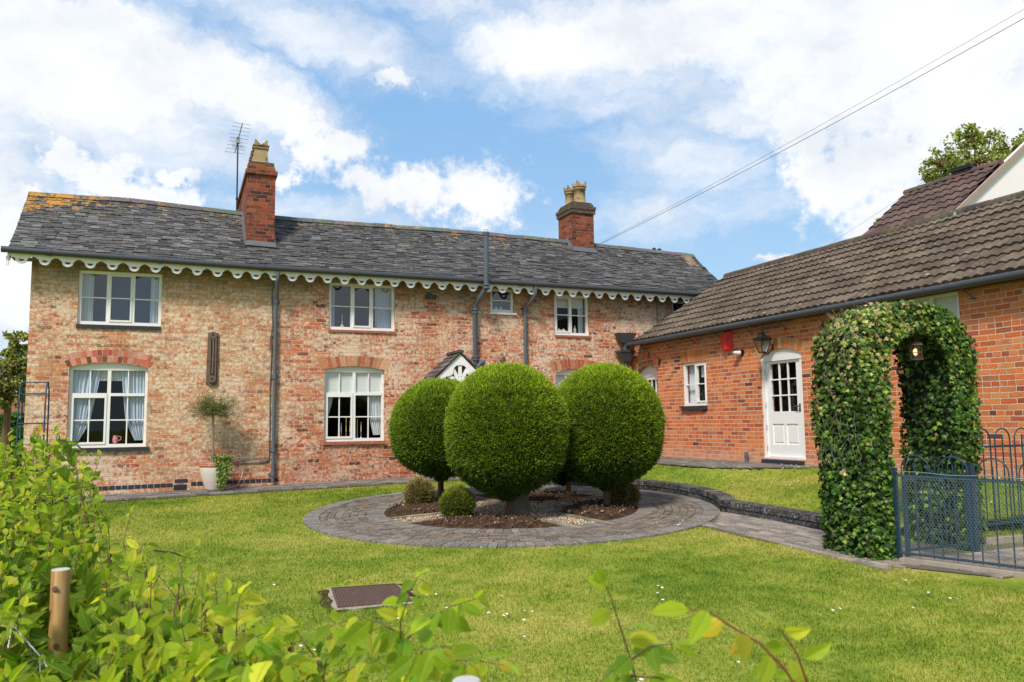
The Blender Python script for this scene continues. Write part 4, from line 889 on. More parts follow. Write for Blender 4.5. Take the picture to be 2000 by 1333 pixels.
def wing_fittings():
    # red alarm box
    A = thing('alarm_box', FB(-13.1, 2.95, 0), 'red wedge-shaped alarm box high on the orange brick wall', 'alarm box')
    u0, u1, z0, z1 = -13.21, -12.90, 2.83, 3.21; um = -13.03
    mb = MB(); vs = [FB(u0, z1-.02, 0), FB(u1, z1+.02, 0), FB(u0, z0+.05, 0), FB(u1, z0+.03, 0), FB(u0+.02, z1-.03, .07), FB(um, z1-.01, .11), FB(u1, z1+.02, .015), FB(u0+.02, z0+.05, .07), FB(um, z0+.04, .11), FB(u1, z0+.03, .015), FB(um, z0, .03)]
    mb.add(vs, [(4, 7, 8, 5), (5, 8, 9, 6), (0, 2, 7, 4), (0, 4, 5, 6, 1), (2, 10, 8, 7), (10, 3, 9, 8), (2, 3, 10), (1, 6, 9, 3)])
    mb.build('cover', M['red'], A)
    mb = MB()
    for k in range(6):
        z = 3.13-k*.018; f = lambda u: .11-(u-um)/(u1-um)*.095+.003
        ua_, ub_ = um+.03, u1-.04; mb.hexa([FB(ua_, z, f(ua_)-.004), FB(ub_, z, f(ub_)-.004), FB(ub_, z+.006, f(ub_)-.004), FB(ua_, z+.006, f(ua_)-.004), FB(ua_, z, f(ua_)), FB(ub_, z, f(ub_)), FB(ub_, z+.006, f(ub_)), FB(ua_, z+.006, f(ua_))])
    mb.build('grille', mat_plain('dark_red', (.32, .01, .01), .5, .05, 5, 0), A)
    mb = MB(); mb.lathe(FB(-13.14, z1-.02, .04), [(.04, 0), (.04, .02), (.028, .045), (0, .05)], 12); mb.build('strobe', M['china'], A)
    # camera
    A = thing('security_camera', FB(-12.62, 2.77, 0), 'small white security camera on a black disc beside the alarm box', 'camera')
    mb = MB(); mb.tube([FB(-12.64, 2.77, 0), FB(-12.64, 2.77, .035)], [.065, .055], 16); mb.build('base', M['black'], A)
    mb = MB(); mb.tube([FB(-12.64, 2.77, .035), FB(-12.66, 2.768, .07), FB(-12.74, 2.775, .11)], [.042, .042, .034], 14); mb.build('body', M['china'], A)
    mb = MB(); mb.tube([FB(-12.74, 2.775, .11), FB(-12.76, 2.775, .12)], [.022, .02], 12); mb.build('lens', M['steel'], A)
    # big lantern over the door
    A = thing('wall_lantern', FB(-11.76, 2.76, 0), 'black Victorian-style lantern with tapered glass sides above the white door', 'lamp')
    cx, cy = XB-.24, 11.76; zb, zt = 2.70, 2.93; rb, rtp = .062, .122
    def sq(r, z): return [(cx+r*math.cos(PI/4+PI/2*k+.0), cy+r*math.sin(PI/4+PI/2*k), z) for k in range(4)]
    B, T = sq(rb*1.1, zb), sq(rtp*1.25, zt)
    mb = MB()
    for k in range(4):
        mb.beam(B[k], T[k], .016, .016); mb.beam(B[k], B[(k+1) % 4], .02, .02); mb.beam(T[k], T[(k+1) % 4], .024, .024)
    mb.add(sq(rb*1.1, zb-.012), [(3, 2, 1, 0)])
    mb.lathe((cx, cy, zt), [(rtp*1.45, .0), (rtp*1.42, .015), (rtp*.85, .05), (rtp*.55, .08), (rtp*.45, .085), (rtp*.42, .13), (rtp*.30, .145), (rtp*.12, .155), (rtp*.12, .19)], 4)
    mb.lathe((cx, cy, zt), [(rtp*.12, .155), (rtp*.18, .175), (.012, .19), (.02, .21), (.022, .225), (.009, .25), (.014, .265), (0, .28)], 10)
    mb.tube([(XB-.01, cy, 2.80), (XB-.12, cy, 2.66), (cx, cy, 2.69)], .009, 8); mb.fbox(FB, -cy-.02, -cy+.02, 2.75, 2.85, 0, .02); mb.build('frame', M['black'], A)
    for k in range(4):
        mb = MB(); a, b, c, d = B[k], B[(k+1) % 4], T[(k+1) % 4], T[k]; cen = Vector((cx, cy, 0)); sh = lambda p: tuple(Vector(p)*.0+Vector((cx+(p[0]-cx)*.98, cy+(p[1]-cy)*.98, p[2])))
        mb.add([sh(a), sh(b), sh(c), sh(d)], [(0, 1, 2, 3)]); mb.build('pane', M['milk'] if k == 3 else M['lamp_glass'], A)
    mb = MB(); mb.tube([(cx, cy, zb+.02), (cx, cy, zb+.12)], .016, 10); mb.build('bulb', M['milk'], A)
wing_fittings()

# ------------------------------------------------------------------ NEIGHBOUR, behind the wing
def neighbour():
    N = thing('neighbour_house', (17, 13, 0), 'neighbouring house with brown pantiles and a white rendered gable behind the wing roof', 'house')
    Y0 = 12.0; a = on(1862, 420, 1, Y0); s = math.tan(math.radians(36.6)); RXn, rzn = 16.74, 7.10
    ex, ezn = 13.9, a[2]-(a[0]-13.9)*s
    x2 = 20.6; zz = lambda x: a[2]+(x-a[0])*s
    apx = 18.6
    mb = MB(); mb.prism(lambda u, z, d: (u, Y0-d, z), [(ex-.1, 0), (2*apx-ex+.1, 0), (2*apx-ex, zz(ex)-.02), (apx, zz(apx)-.02), (ex-.1, zz(ex-.1)-.02)], [], -.25, 0); mb.build('gable_wall', M['render'], N)
    mb = MB(); mb.beam((ex-.2, Y0-.05, zz(ex-.2)+.03), (apx, Y0-.05, zz(apx)+.03), .10, .05, (0, 1, 0)); mb.beam((apx, Y0+.05, zz(apx)+.03), (2*apx-ex, Y0+.05, zz(ex)+.03), .07, .4, (0, 1, 0)); mb.build('verge', mat_plain('pink_mortar_verge', (.40, .31, .26), .9, .2, 9, .3), N)
    ROOF(14.66, Y0+.1, ex, zz(ex)-.10, RXn, rzn, .33, .24, .035, M['tile2'], N, ridge_col=(1.1, 1.1, 1.1))
    mb = MB(); mb.box(ex+.3, 19.5, Y0+.26, 14.5, 0, 4.8); mb.build('wall', M['render'], N)
    mb = MB(); mb.beam((RXn-.1, 12.75, rzn+.13), (RXn-.1, 13.25, rzn+.13), .12, .08); mb.build('ridge_vent', M['black'], N)
neighbour()

# ------------------------------------------------------------------ GROUND
PC = np.array([4.67, 11.48]); PR = 3.02          # paved circle
def kerb_pts():
    """inner (path side) line of the dwarf wall, from the back of the circle round to the arch"""
    pts = []
    for a in np.linspace(78, -35, 34):
        r = PR+.03; pts.append((PC[0]+r*math.cos(math.radians(a)), PC[1]+r*math.sin(math.radians(a))))
    pts += [(7.17, 9.52), (7.20, 9.2), (7.235, 8.8), (7.26, 8.3), (7.31, 7.8), (7.40, 7.4), (7.62, 7.08)]
    return pts
KP = kerb_pts()
def koff(d):
    out = []
    for i, p in enumerate(KP):
        a = KP[max(i-1, 0)]; b = KP[min(i+1, len(KP)-1)]; t = np.array((b[0]-a[0], b[1]-a[1])); t /= np.linalg.norm(t)
        n = np.array((-t[1], t[0])); out.append((p[0]+n[0]*d, p[1]+n[1]*d))     # n points to the terrace side
    return out
KH = .175
def kh(i):                                        # dwarf wall height; runs out at the far end
    return KH*min(1, .25+i/10) if i < 8 else (KH if i < len(KP)-2 else KH*.7)
def ground():
    xs = np.r_[-300, -150, -60, -25, np.arange(-12, 18.1, .5), 25, 60, 150, 300]; ys = np.r_[-300, -100, -30, np.arange(-6, 22.1, .5), 30, 60, 150, 400]
    X, Y = np.meshgrid(xs, ys); Z = gz(X, Y); far = (np.abs(X) > 20) | (Y > 25) | (Y < -10); Z[far] = .25
    mb = MB(); mb.smooth = True; nx, ny = len(xs), len(ys)
    mb.add(np.c_[X.ravel(), Y.ravel(), Z.ravel()].tolist(), [(j*nx+i, j*nx+i+1, (j+1)*nx+i+1, (j+1)*nx+i) for j in range(ny-1) for i in range(nx-1)])
    struct(mb.build('lawn', M['lawn']))
    # terrace lawn
    ko = koff(.20); rows = []; n = 14
    ends = []
    for i, p in enumerate(ko):
        f = i/(len(ko)-1)
        ends.append((min(XB-.02, 6.0+ (XB-6.0)*min(1, f*2.2)), max(6.4, 16.7-11.0*max(0, f-.12)**.9)))
    ko2 = list(ko)+[(8.1, 6.95), (9.0, 6.85), (11.0, 6.6), (14, 6.0)]; ends2 = ends+[(XB-.02, 6.6), (XB+.6, 6.5), (11.2, 6.3), (14.1, 5.9)]
    hs = [gz(*p)+kh(min(i, len(KP)-1))-.02 for i, p in enumerate(ko)]+[.30, .28, .25, .2]
    vs = []
    for i, (a, b) in enumerate(zip(ko2, ends2)):
        for j in range(n+1):
            s = j/n; x, y = a[0]*(1-s)+b[0]*s, a[1]*(1-s)+b[1]*s; zb = .69; dk_ = math.hypot(x-a[0], y-a[1]); dw_ = max(0, (XB-.08-1.5*min(1, max(0, (y-10.7)/1.0))**.7 if y > 10.7 else XB-.05)-x)*(1 if y < 16 else .3); z = hs[i]+(zb-hs[i])*(dk_/(dk_+dw_+1e-6)) if i < len(ko) else hs[i]+(.69-hs[i])*s*.3
            vs.append((x, y, z))
    mb = MB(); mb.smooth = True; mb.add(vs, [(i*(n+1)+j, (i+1)*(n+1)+j, (i+1)*(n+1)+j+1, i*(n+1)+j+1) for i in range(len(ko2)-1) for j in range(n)])
    T = struct(mb.build('terrace_lawn', M['lawn']))
    for poly in T.data.polygons: pass
    # path along the long wall and terrace path, laid as small dark pavers
    def pave(name, cells, z_of, pal, h=.018):
        mb = MB()
        for (c, w, l, ang) in cells:
            ca, sa = math.cos(ang), math.sin(ang); k = .7+random.random()*.6; mb.col = tuple(q*k for q in random.choice(pal)); dz = random.random()*.005; vs = []
            for zz in (0, 1):
                for a, b in ((-w/2, -l/2), (w/2, -l/2), (w/2, l/2), (-w/2, l/2)):
                    x = c[0]+a*ca-b*sa; y = c[1]+a*sa+b*ca; vs.append((x, y, z_of(x, y)+(h+dz)*zz-.004*(1-zz)))
            mb.hexa(vs)
        return struct(mb.build(name, M['paver']))
    pal = [(.16, .15, .14), (.20, .18, .165), (.13, .125, .13), (.19, .16, .14), (.23, .20, .17)]
    cells = []
    for r in range(8):
        y = YA-.05-.108*r; x = -2.6+(.1 if r % 2 else 0)
        while x < 9.6:
            if not (x > 7.0 and y > 99): cells.append(((x, y), .205, .10, 0))
            x += .212
    pave('wall_path', cells, lambda x, y: gz(x, y)+.02+.0*x+max(0, (x-7))*.09, pal)
    mb = MB(); mb.add([(x, y, gz(x, y)+.014+max(0, x-7)*.09) for x in np.arange(-2.7, 9.91, .7) for y in (YA-.92, YA-.0)], [(2*i, 2*i+2, 2*i+3, 2*i+1) for i in range(18)]); struct(mb.build('path_bed', M['mortar']))
    cells = []
    xw = lambda y: XB-.06-1.5*min(1, max(0, (y-10.7)/1.0))**.7
    for c in range(15):
        x = XB-.07-.108*c; y = 10.75+(.1 if c % 2 else 0)
        while y < 16.4:
            if x > xw(y): cells.append(((x, y), .10, .205, 0))
            y += .212
    pave('terrace_path', cells, lambda x, y: .695, pal)
    mb = MB(); ys_ = np.linspace(10.75, 16.6, 14); mb.add([q for y in ys_ for q in ((xw(y)-.03, y, .698), (XB-.002, y, .698))], [(2*i, 2*i+1, 2*i+3, 2*i+2) for i in range(13)]); struct(mb.build('path_bed', M['mortar']))
    # circle: concentric courses
    P = MB()
    def slab(a0, a1, r0, r1, z, h, pal, M_=P):
        k = .82+random.random()*.36; M_.col = tuple(q*k for q in random.choice(pal)); dz = random.random()*.006; n = 2; vs = []
        pt = lambda a, r, zz: (PC[0]+r*math.cos(a), PC[1]+r*math.sin(a), gz(PC[0]+r*math.cos(a), PC[1]+r*math.sin(a))+zz)
        M_.hexa([pt(a0, r0, z), pt(a0, r1, z), pt(a1, r1, z), pt(a1, r0, z), pt(a0, r0, z+h+dz), pt(a0, r1, z+h+dz), pt(a1, r1, z+h+dz), pt(a1, r0, z+h+dz)])
    pale = [(.195, .18, .165), (.22, .20, .175), (.17, .155, .145), (.225, .19, .16)]; mid_ = [(.165, .14, .115), (.20, .165, .13), (.145, .125, .105), (.22, .175, .135), (.13, .11, .09), (.20, .15, .115)]
    n = 175
    for i in range(n): slab(2*PI*i/n, 2*PI*(i+.93)/n, PR-.215, PR, .0, .022, pale)
    r = PR-.222
    k = 0
    while r > 2.12:
        n = int(2*PI*r/.155); o = random.random()
        for i in range(n): slab(2*PI*(i+o)/n, 2*PI*(i+o+.955)/n, r-.098, r, .0, .014+random.random()*.006, mid_)
        r -= .107; k += 1
    n = 122
    for i in range(n): slab(2*PI*i/n, 2*PI*(i+.93)/n, 1.88, 2.11, .0, .024, pale)
    # radial edging of the gravel cross, and ring round the middle
    for ang in (-170, -80, 10, 100):
        for sd in (-1, 1):
            a = math.radians(ang); rr = .78
            while rr < 1.85:
                c = PC+np.array((math.cos(a), math.sin(a)))*(rr+.1)+np.array((-math.sin(a), math.cos(a)))*sd*.26
                kk = .7+random.random()*.6; P.col = tuple(q*kk for q in random.choice([(.26, .23, .15), (.21, .19, .14)])); vs = []
                for zz in (-.01, .03):
                    for p_, q_ in ((-.1, -.05), (.1, -.05), (.1, .05), (-.1, .05)):
                        x = c[0]+p_*math.cos(a)-q_*math.sin(a); y = c[1]+p_*math.sin(a)+q_*math.cos(a); vs.append((x, y, gz(x, y)+zz))
                P.hexa(vs); rr += .207
    for i in range(46):
        a0 = 2*PI*i/46; dg = math.degrees(a0) % 360
        if min(abs((dg-q+180) % 360-180) for q in (190, 280, 10, 100)) > 16: slab(a0, a0+2*PI*.93/46, .68, .78, -.0, .03, [(.26, .23, .15), (.21, .19, .14)])
    struct(P.build('paved_circle', M['paver']))
    mb = MB(); n = 96; vs = [(PC[0], PC[1], gz(*PC)+.004)]+[(PC[0]+(PR-.01)*math.cos(2*PI*i/n), PC[1]+(PR-.01)*math.sin(2*PI*i/n), 0) for i in range(n)]; vs = [(x, y, gz(x, y)+.006) for x, y, z in vs]
    mb.add(vs, [(0, i+1, (i+1) % n+1) for i in range(n)]); struct(mb.build('circle_bed', M['mortar']))
    # link path to the arch
    cells = []
    for r in range(11):
        x = 7.2-.09*r; y = 6.05+(.1 if r % 2 else 0)
        while y < 9.6:
            xs_ = 7.2+(x-7.2)*(1.0) - max(0, (7.6-y))*.02 ; dd = math.hypot(xs_-PC[0], y-PC[1])
            if dd > PR+.06 and xs_ > 6.2: cells.append(((xs_, y), .086, .205, .03))
            y += .212
    for r in range(9):                               # beyond the arch
        y = 6.1-.1*r; x = 6.95
        while x < 12: cells.append(((x, y-(x-7)*.05), .205, .094, -.05)); x += .212
    pal2 = [(.25, .22, .19), (.29, .25, .21), (.21, .19, .17), (.31, .25, .20)]
    pave('brick_path', cells, lambda x, y: gz(x, y), pal2)
    mb = MB(); V = [(7.28, 9.7), (6.22, 8.9), (6.2, 8.0), (6.3, 7.0), (6.4, 6.1), (6.9, 5.25), (12, 4.9), (12, 6.2), (7.75, 6.35), (7.6, 7.05), (7.38, 7.4), (7.3, 8)]
    mb.add([(x, y, gz(x, y)+.009) for x, y in V], [tuple(t) for t in tessellate_polygon([[Vector((x, y, 0)) for x, y in V]])]); struct(mb.build('path_bed', M['mortar']))
    # dwarf wall: two courses of dark brick and a soldier coping
    K = thing('dwarf_wall', (7.2, 9.5, .2), 'low curved retaining wall of dark blue-grey bricks edging the raised lawn', 'low wall')
    def course(z0, z1, d0, d1, bl, pal, m, stagger):
        mb = MB(); a_, b_ = koff(d0), koff(d1)
        cum = np.r_[0, np.cumsum([math.hypot(KP[i+1][0]-KP[i][0], KP[i+1][1]-KP[i][1]) for i in range(len(KP)-1)])]
        at = lambda L, s: (np.interp(s, cum, [q[0] for q in L]), np.interp(s, cum, [q[1] for q in L]))
        s = stagger
        while s < cum[-1]-bl:
            e = s+bl-.008; k = .6+random.random()*.8; mb.col = tuple(q*k for q in random.choice(pal)); vs = []; hk = np.interp(s, cum, [kh(i) for i in range(len(KP))])/KH
            for zz in (z0, z1):
                for L, t in ((a_, s), (a_, e), (b_, e), (b_, s)):
                    x, y = at(L, t); vs.append((x, y, gz(x, y)+zz*hk))
            mb.hexa([vs[i] for i in (0, 3, 2, 1, 4, 7, 6, 5)]); s += bl
        return mb.build(m, M['paver'], K)
    dk = [(.050, .052, .062), (.075, .07, .072), (.10, .085, .075), (.042, .044, .055)]
    course(-.03, .093, 0, .1, .205, dk, 'wall', 0); course(.098, .175, -.012, .215, .075, dk+[(.13, .12, .10)], 'coping', .03)
    mb = MB(); L = koff(.015); L2 = koff(.19); vs = []
    for i, (p, q) in enumerate(zip(L, L2)): h = .165*kh(i)/KH; vs += [(*p, gz(*p)-.02), (*p, gz(*p)+h), (*q, gz(*q)+h)]
    mb.add(vs, [(3*i+a, 3*i+a+1, 3*i+a+4, 3*i+a+3) for i in range(len(L)-1) for a in (0, 1)]); mb.build('mortar', M['mortar'], K)
    # kerb strip by the fence
    mb = MB(); q = [(7.95, 6.42), (9.0, 6.3), (12, 5.95)]
    for a, b in zip(q, q[1:]): mb.beam((*a, gz(*a)+.03), (*b, gz(*b)+.03), .06, .09)
    struct(mb.build('kerb_strip', M['concrete']))
    mb = MB(); q = [(6.72, 6.2), (7.10, 5.25), (7.6, 4.0)]
    for a, b in zip(q, q[1:]): mb.beam((*a, gz(*a)+.01), (*b, gz(*b)+.01), .16, .06)
    struct(mb.build('fence_footing', M['concrete']))
ground()

def sample_between(n):                               # random points on the lawn in front of the camera
    r = 2.3+ (19-2.3)*rng.random(n)**1.25; a = YAW+(rng.random(n)-.5)*1.38
    return r*np.sin(a), r*np.cos(a)
def in_terrace(x, y):
    k = np.array(koff(.21)); kx = np.interp(y, k[::-1, 1][np.argsort(k[::-1, 1])], k[::-1, 0][np.argsort(k[::-1, 1])])
    return (x > kx) & (y > 7.2)
def grass():
    n = 520000; x, y = sample_between(n)
    keep = (np.hypot(x-PC[0], y-PC[1]) > PR+.015+rng.normal(size=n)*.012) & (y < YA-.90) & (x < XB)
    keep &= ~((x > 6.26+np.clip(7.6-y, 0, 2)*.12+rng.normal(size=n)*.015) & (x < 7.5) & (y > 5.2) & (y < 9.6)); keep &= ~((x > 6.62) & (y < 6.2) & (y > 2))
    mp = [ong(a_, b_) for a_, b_ in ((648, 1193), (820, 1178), (782, 1138), (634, 1148))]; man = np.ones(n, bool)
    for i_ in range(4): a_, b_ = mp[i_], mp[(i_+1) % 4]; man &= (b_[0]-a_[0])*(y-a_[1])-(b_[1]-a_[1])*(x-a_[0]) > 0
    # under the terrace nothing grows
    ter = (y > 7.0) & (x > 7.1) ; circ = (np.hypot(x-PC[0], y-PC[1]) > PR+.18) & (x > PC[0]+.4)
    ter2 = circ & (y > 9.2) & (x > 5.3)
    low = keep & ~ter & ~ter2 & ~man
    xl, yl = x[low], y[low]; z = gz(xl, yl)
    # terrace blades by ray down on the terrace mesh
    T = bpy.data.objects['terrace_lawn']; from mathutils.bvhtree import BVHTree
    bv = BVHTree.FromPolygons([v.co[:] for v in T.data.vertices], [p.vertices[:] for p in T.data.polygons])
    tx, ty, tz = [], [], []; m = (y > 6.8) & (x > 5.2) & (x < 12); cx, cy = x[m][:150000], y[m][:150000]
    bed = lambda a, b: (b > 10.75) and (a > XB-.10-1.5*min(1, max(0, (b-10.7)/1.0))**.7)
    for a, b in zip(cx, cy):
        if bed(a, b): continue
        h = bv.ray_cast(Vector((a, b, 3)), Vector((0, 0, -1)))
        if h[0] is not None and not (5.0 < a < 9.93 and b > YA-.9): tx.append(a); ty.append(b); tz.append(h[0].z)
    X = np.r_[xl, tx]; Y = np.r_[yl, ty]; Z = np.r_[z, tz]; n = len(X); d = np.hypot(X, Y)
    tuft = np.sin(X*2.1+np.sin(Y*1.7)*2)*np.sin(Y*2.7+np.sin(X*1.3)*2)
    H = (.014+.014*rng.random(n))*(1+.35*np.clip(tuft, 0, 1))*(.8+.04*d); Wd = (.0022+.0002*d)*(.8+rng.random(n)*.8)
    lean = rnd3(n)*.55; lean[:, 2] = 0; yv = norm(np.array([(0, 0, 1)])+lean); zz = rnd3(n); zz[:, 2] *= .2; B = basis(yv, zz)
    k = .50+rng.random(n)*1.0; dry = rng.random(n) < .10; C = np.stack([k*(1+.35*dry), k*(1+.05*dry), k*(1+.4*dry)], 1)
    P = np.stack([X, Y, Z-.002], 1)
    o = scatter('grass', [(-1, 0, 0), (1, 0, 0), (.0, 1, 0)], [(0, 1, 2)], P, B, np.stack([Wd, H, H], 1), C, M['blades'])
    o['kind'] = 'stuff'; tag(o, 'short green lawn grass around the paved circle', 'grass')
    # daisies
    pts = []
    for (x, y, s, k, ter) in ((1560, 918, 30, 26, 1), (1440, 916, 16, 8, 1), (1330, 912, 30, 6, 1), (1975, 945, 25, 22, 1), (1540, 950, 16, 5, 1), (1935, 985, 12, 4, 1)):
        for _ in range(k):
            q = ray(x+random.gauss(0, s), y+random.gauss(0, 5)); h = bv.ray_cast(Vector(CAM), Vector(q)); 
            if h[0] is not None: pts.append(h[0])
    for (x, y, s, k) in ((1048, 1212, 60, 8), (1330, 1030, 30, 5), (830, 1190, 40, 6), (1630, 1197, 8, 3), (600, 1260, 60, 6), (850, 1310, 70, 4), (1280, 1155, 30, 4), (480, 1190, 80, 6), (1400, 1310, 80, 5), (1800, 1150, 90, 5)):
        for _ in range(k):
            q = ong(x+random.gauss(0, s), y+random.gauss(0, s*.35)); pts.append(Vector(q))
    P = np.array([(p[0], p[1], p[2]+.035) for p in pts]); n = len(P); B = basis(rnd3(n)*np.array([(1, 1, .1)]), np.tile((0, -.3, 1.), (n, 1))); tv = [(0, 0, 0)]+[(math.cos(2*PI*i/8), math.sin(2*PI*i/8), .15) for i in range(8)]
    o = scatter('daisies', tv, [(0, i+1, (i+1) % 8+1) for i in range(8)], P, B, np.full(n, .012), np.ones((n, 3)), M['daisy']); o['kind'] = 'stuff'; tag(o, 'tiny white daisies dotted through the lawn', 'daisies')
grass()

# ------------------------------------------------------------------ BEDS in the circle
def beds():
    from mathutils import noise as mn
    for i, (c, lb) in enumerate(((-125, 'front bed of dark soil under the central clipped tree'), (-35, 'right-hand bed of dark soil under the right clipped tree'), (55, 'rear bed of dark soil behind the stone pedestal'), (145, 'left-hand bed of dark soil with the tan box ball'))):
        mb = MB(); mb.smooth = True; na, nr = 60, 22; vs = []
        for a in range(na+1):
            for r in range(nr+1):
                rr = .82+(1.875-.82)*r/nr; half = math.radians(45)-math.asin(min(.9, .32/rr)); an = math.radians(c)+half*(2*a/na-1)
                x, y = PC[0]+rr*math.cos(an), PC[1]+rr*math.sin(an); e = min(1, min(a, na-a)/6, min(r, nr-r)/4)
                h = .05*e+.05*e*mn.noise((x*4, y*4, i))+.035*e*mn.noise((x*13, y*13, 3))+.02*e*mn.noise((x*33, y*33, 7)); vs.append((x, y, gz(x, y)+.012+h))
        mb.add(vs, [(a*(nr+1)+r, a*(nr+1)+r+1, (a+1)*(nr+1)+r+1, (a+1)*(nr+1)+r) for a in range(na) for r in range(nr)][::1])
        o = mb.build('soil_bed', M['soil']); struct(o)
        n = 260; an = math.radians(c)+(rng.random(n)-.5)*1.1; rr = .95+rng.random(n)*.85; x, y = PC[0]+rr*np.cos(an), PC[1]+rr*np.sin(an)
    oct_v = [(1, 0, 0), (-1, 0, 0), (0, 1, 0), (0, -1, 0), (0, 0, .7), (0, 0, -.7)]; oct_f = [(0, 2, 4), (2, 1, 4), (1, 3, 4), (3, 0, 4), (2, 0, 5), (1, 2, 5), (3, 1, 5), (0, 3, 5)]
    n = 4200; k = rng.random(n) < .45; a = np.where(k, rng.random(n)*2*PI, np.radians(rng.choice([-170, -80, 10, 100], n)))
    r = np.where(k, .66*np.sqrt(rng.random(n)), .6+1.25*rng.random(n)); side = np.where(k, 0, (rng.random(n)-.5)*.38)
    x = PC[0]+r*np.cos(a)-side*np.sin(a); y = PC[1]+r*np.sin(a)+side*np.cos(a); pal = np.array([(.50, .36, .24), (.62, .50, .38), (.36, .24, .17), (.66, .58, .48), (.42, .22, .14)])
    P = np.stack([x, y, gz(x, y)+.016], 1); B = basis(rnd3(n), rnd3(n)); C = pal[rng.integers(0, 5, n)]*(.7+.5*rng.random((n, 1)))
    o = scatter('gravel', oct_v, oct_f, P, B, .008+.010*rng.random(n), C, M['stonebits']); o['kind'] = 'stuff'; tag(o, 'pale pink and buff gravel filling the cross in the paved circle', 'gravel')
    # soil crumbs and bark
    n = 1800; c = np.radians(rng.choice([-125, -35, 55, 145], n)); an = c+(rng.random(n)-.5)*1.05; rr = .95+rng.random(n)*.9; x, y = PC[0]+rr*np.cos(an), PC[1]+rr*np.sin(an)
    P = np.stack([x, y, gz(x, y)+.06+.03*rng.random(n)], 1); C = np.array([(.10, .06, .04)])*(.5+1.3*rng.random((n, 1))); pale = rng.random(n) < .08; C[pale] = (.4, .3, .2)
    o = scatter('soil_crumbs', oct_v, oct_f, P, basis(rnd3(n), rnd3(n)), .008+.02*rng.random(n)**2, C, M['stonebits']); o['kind'] = 'stuff'; tag(o, 'crumbs of dark soil lying on the planting beds', 'soil')
    # pedestal
    c = ong(1014, 999); S = thing('stone_pedestal', (c[0], c[1], gz(c[0], c[1])), 'worn square stone pedestal in the gravel behind the central clipped tree', 'pedestal')
    z = float(gz(c[0], c[1]))
    mb = MB(); mb.lathe((c[0], c[1], z), [(0, .02), (.20, .02), (.20, .06), (.185, .07), (.18, .10), (.155, .12), (.15, .2)], 4); mb.build('base', M['stone'], S)
    mb = MB(); mb.lathe((c[0], c[1], z), [(.15, .2), (.13, .65), (.14, .70), (.17, .74), (.17, .78), (0, .78)], 4); mb.build('shaft', M['stone'], S)
beds()

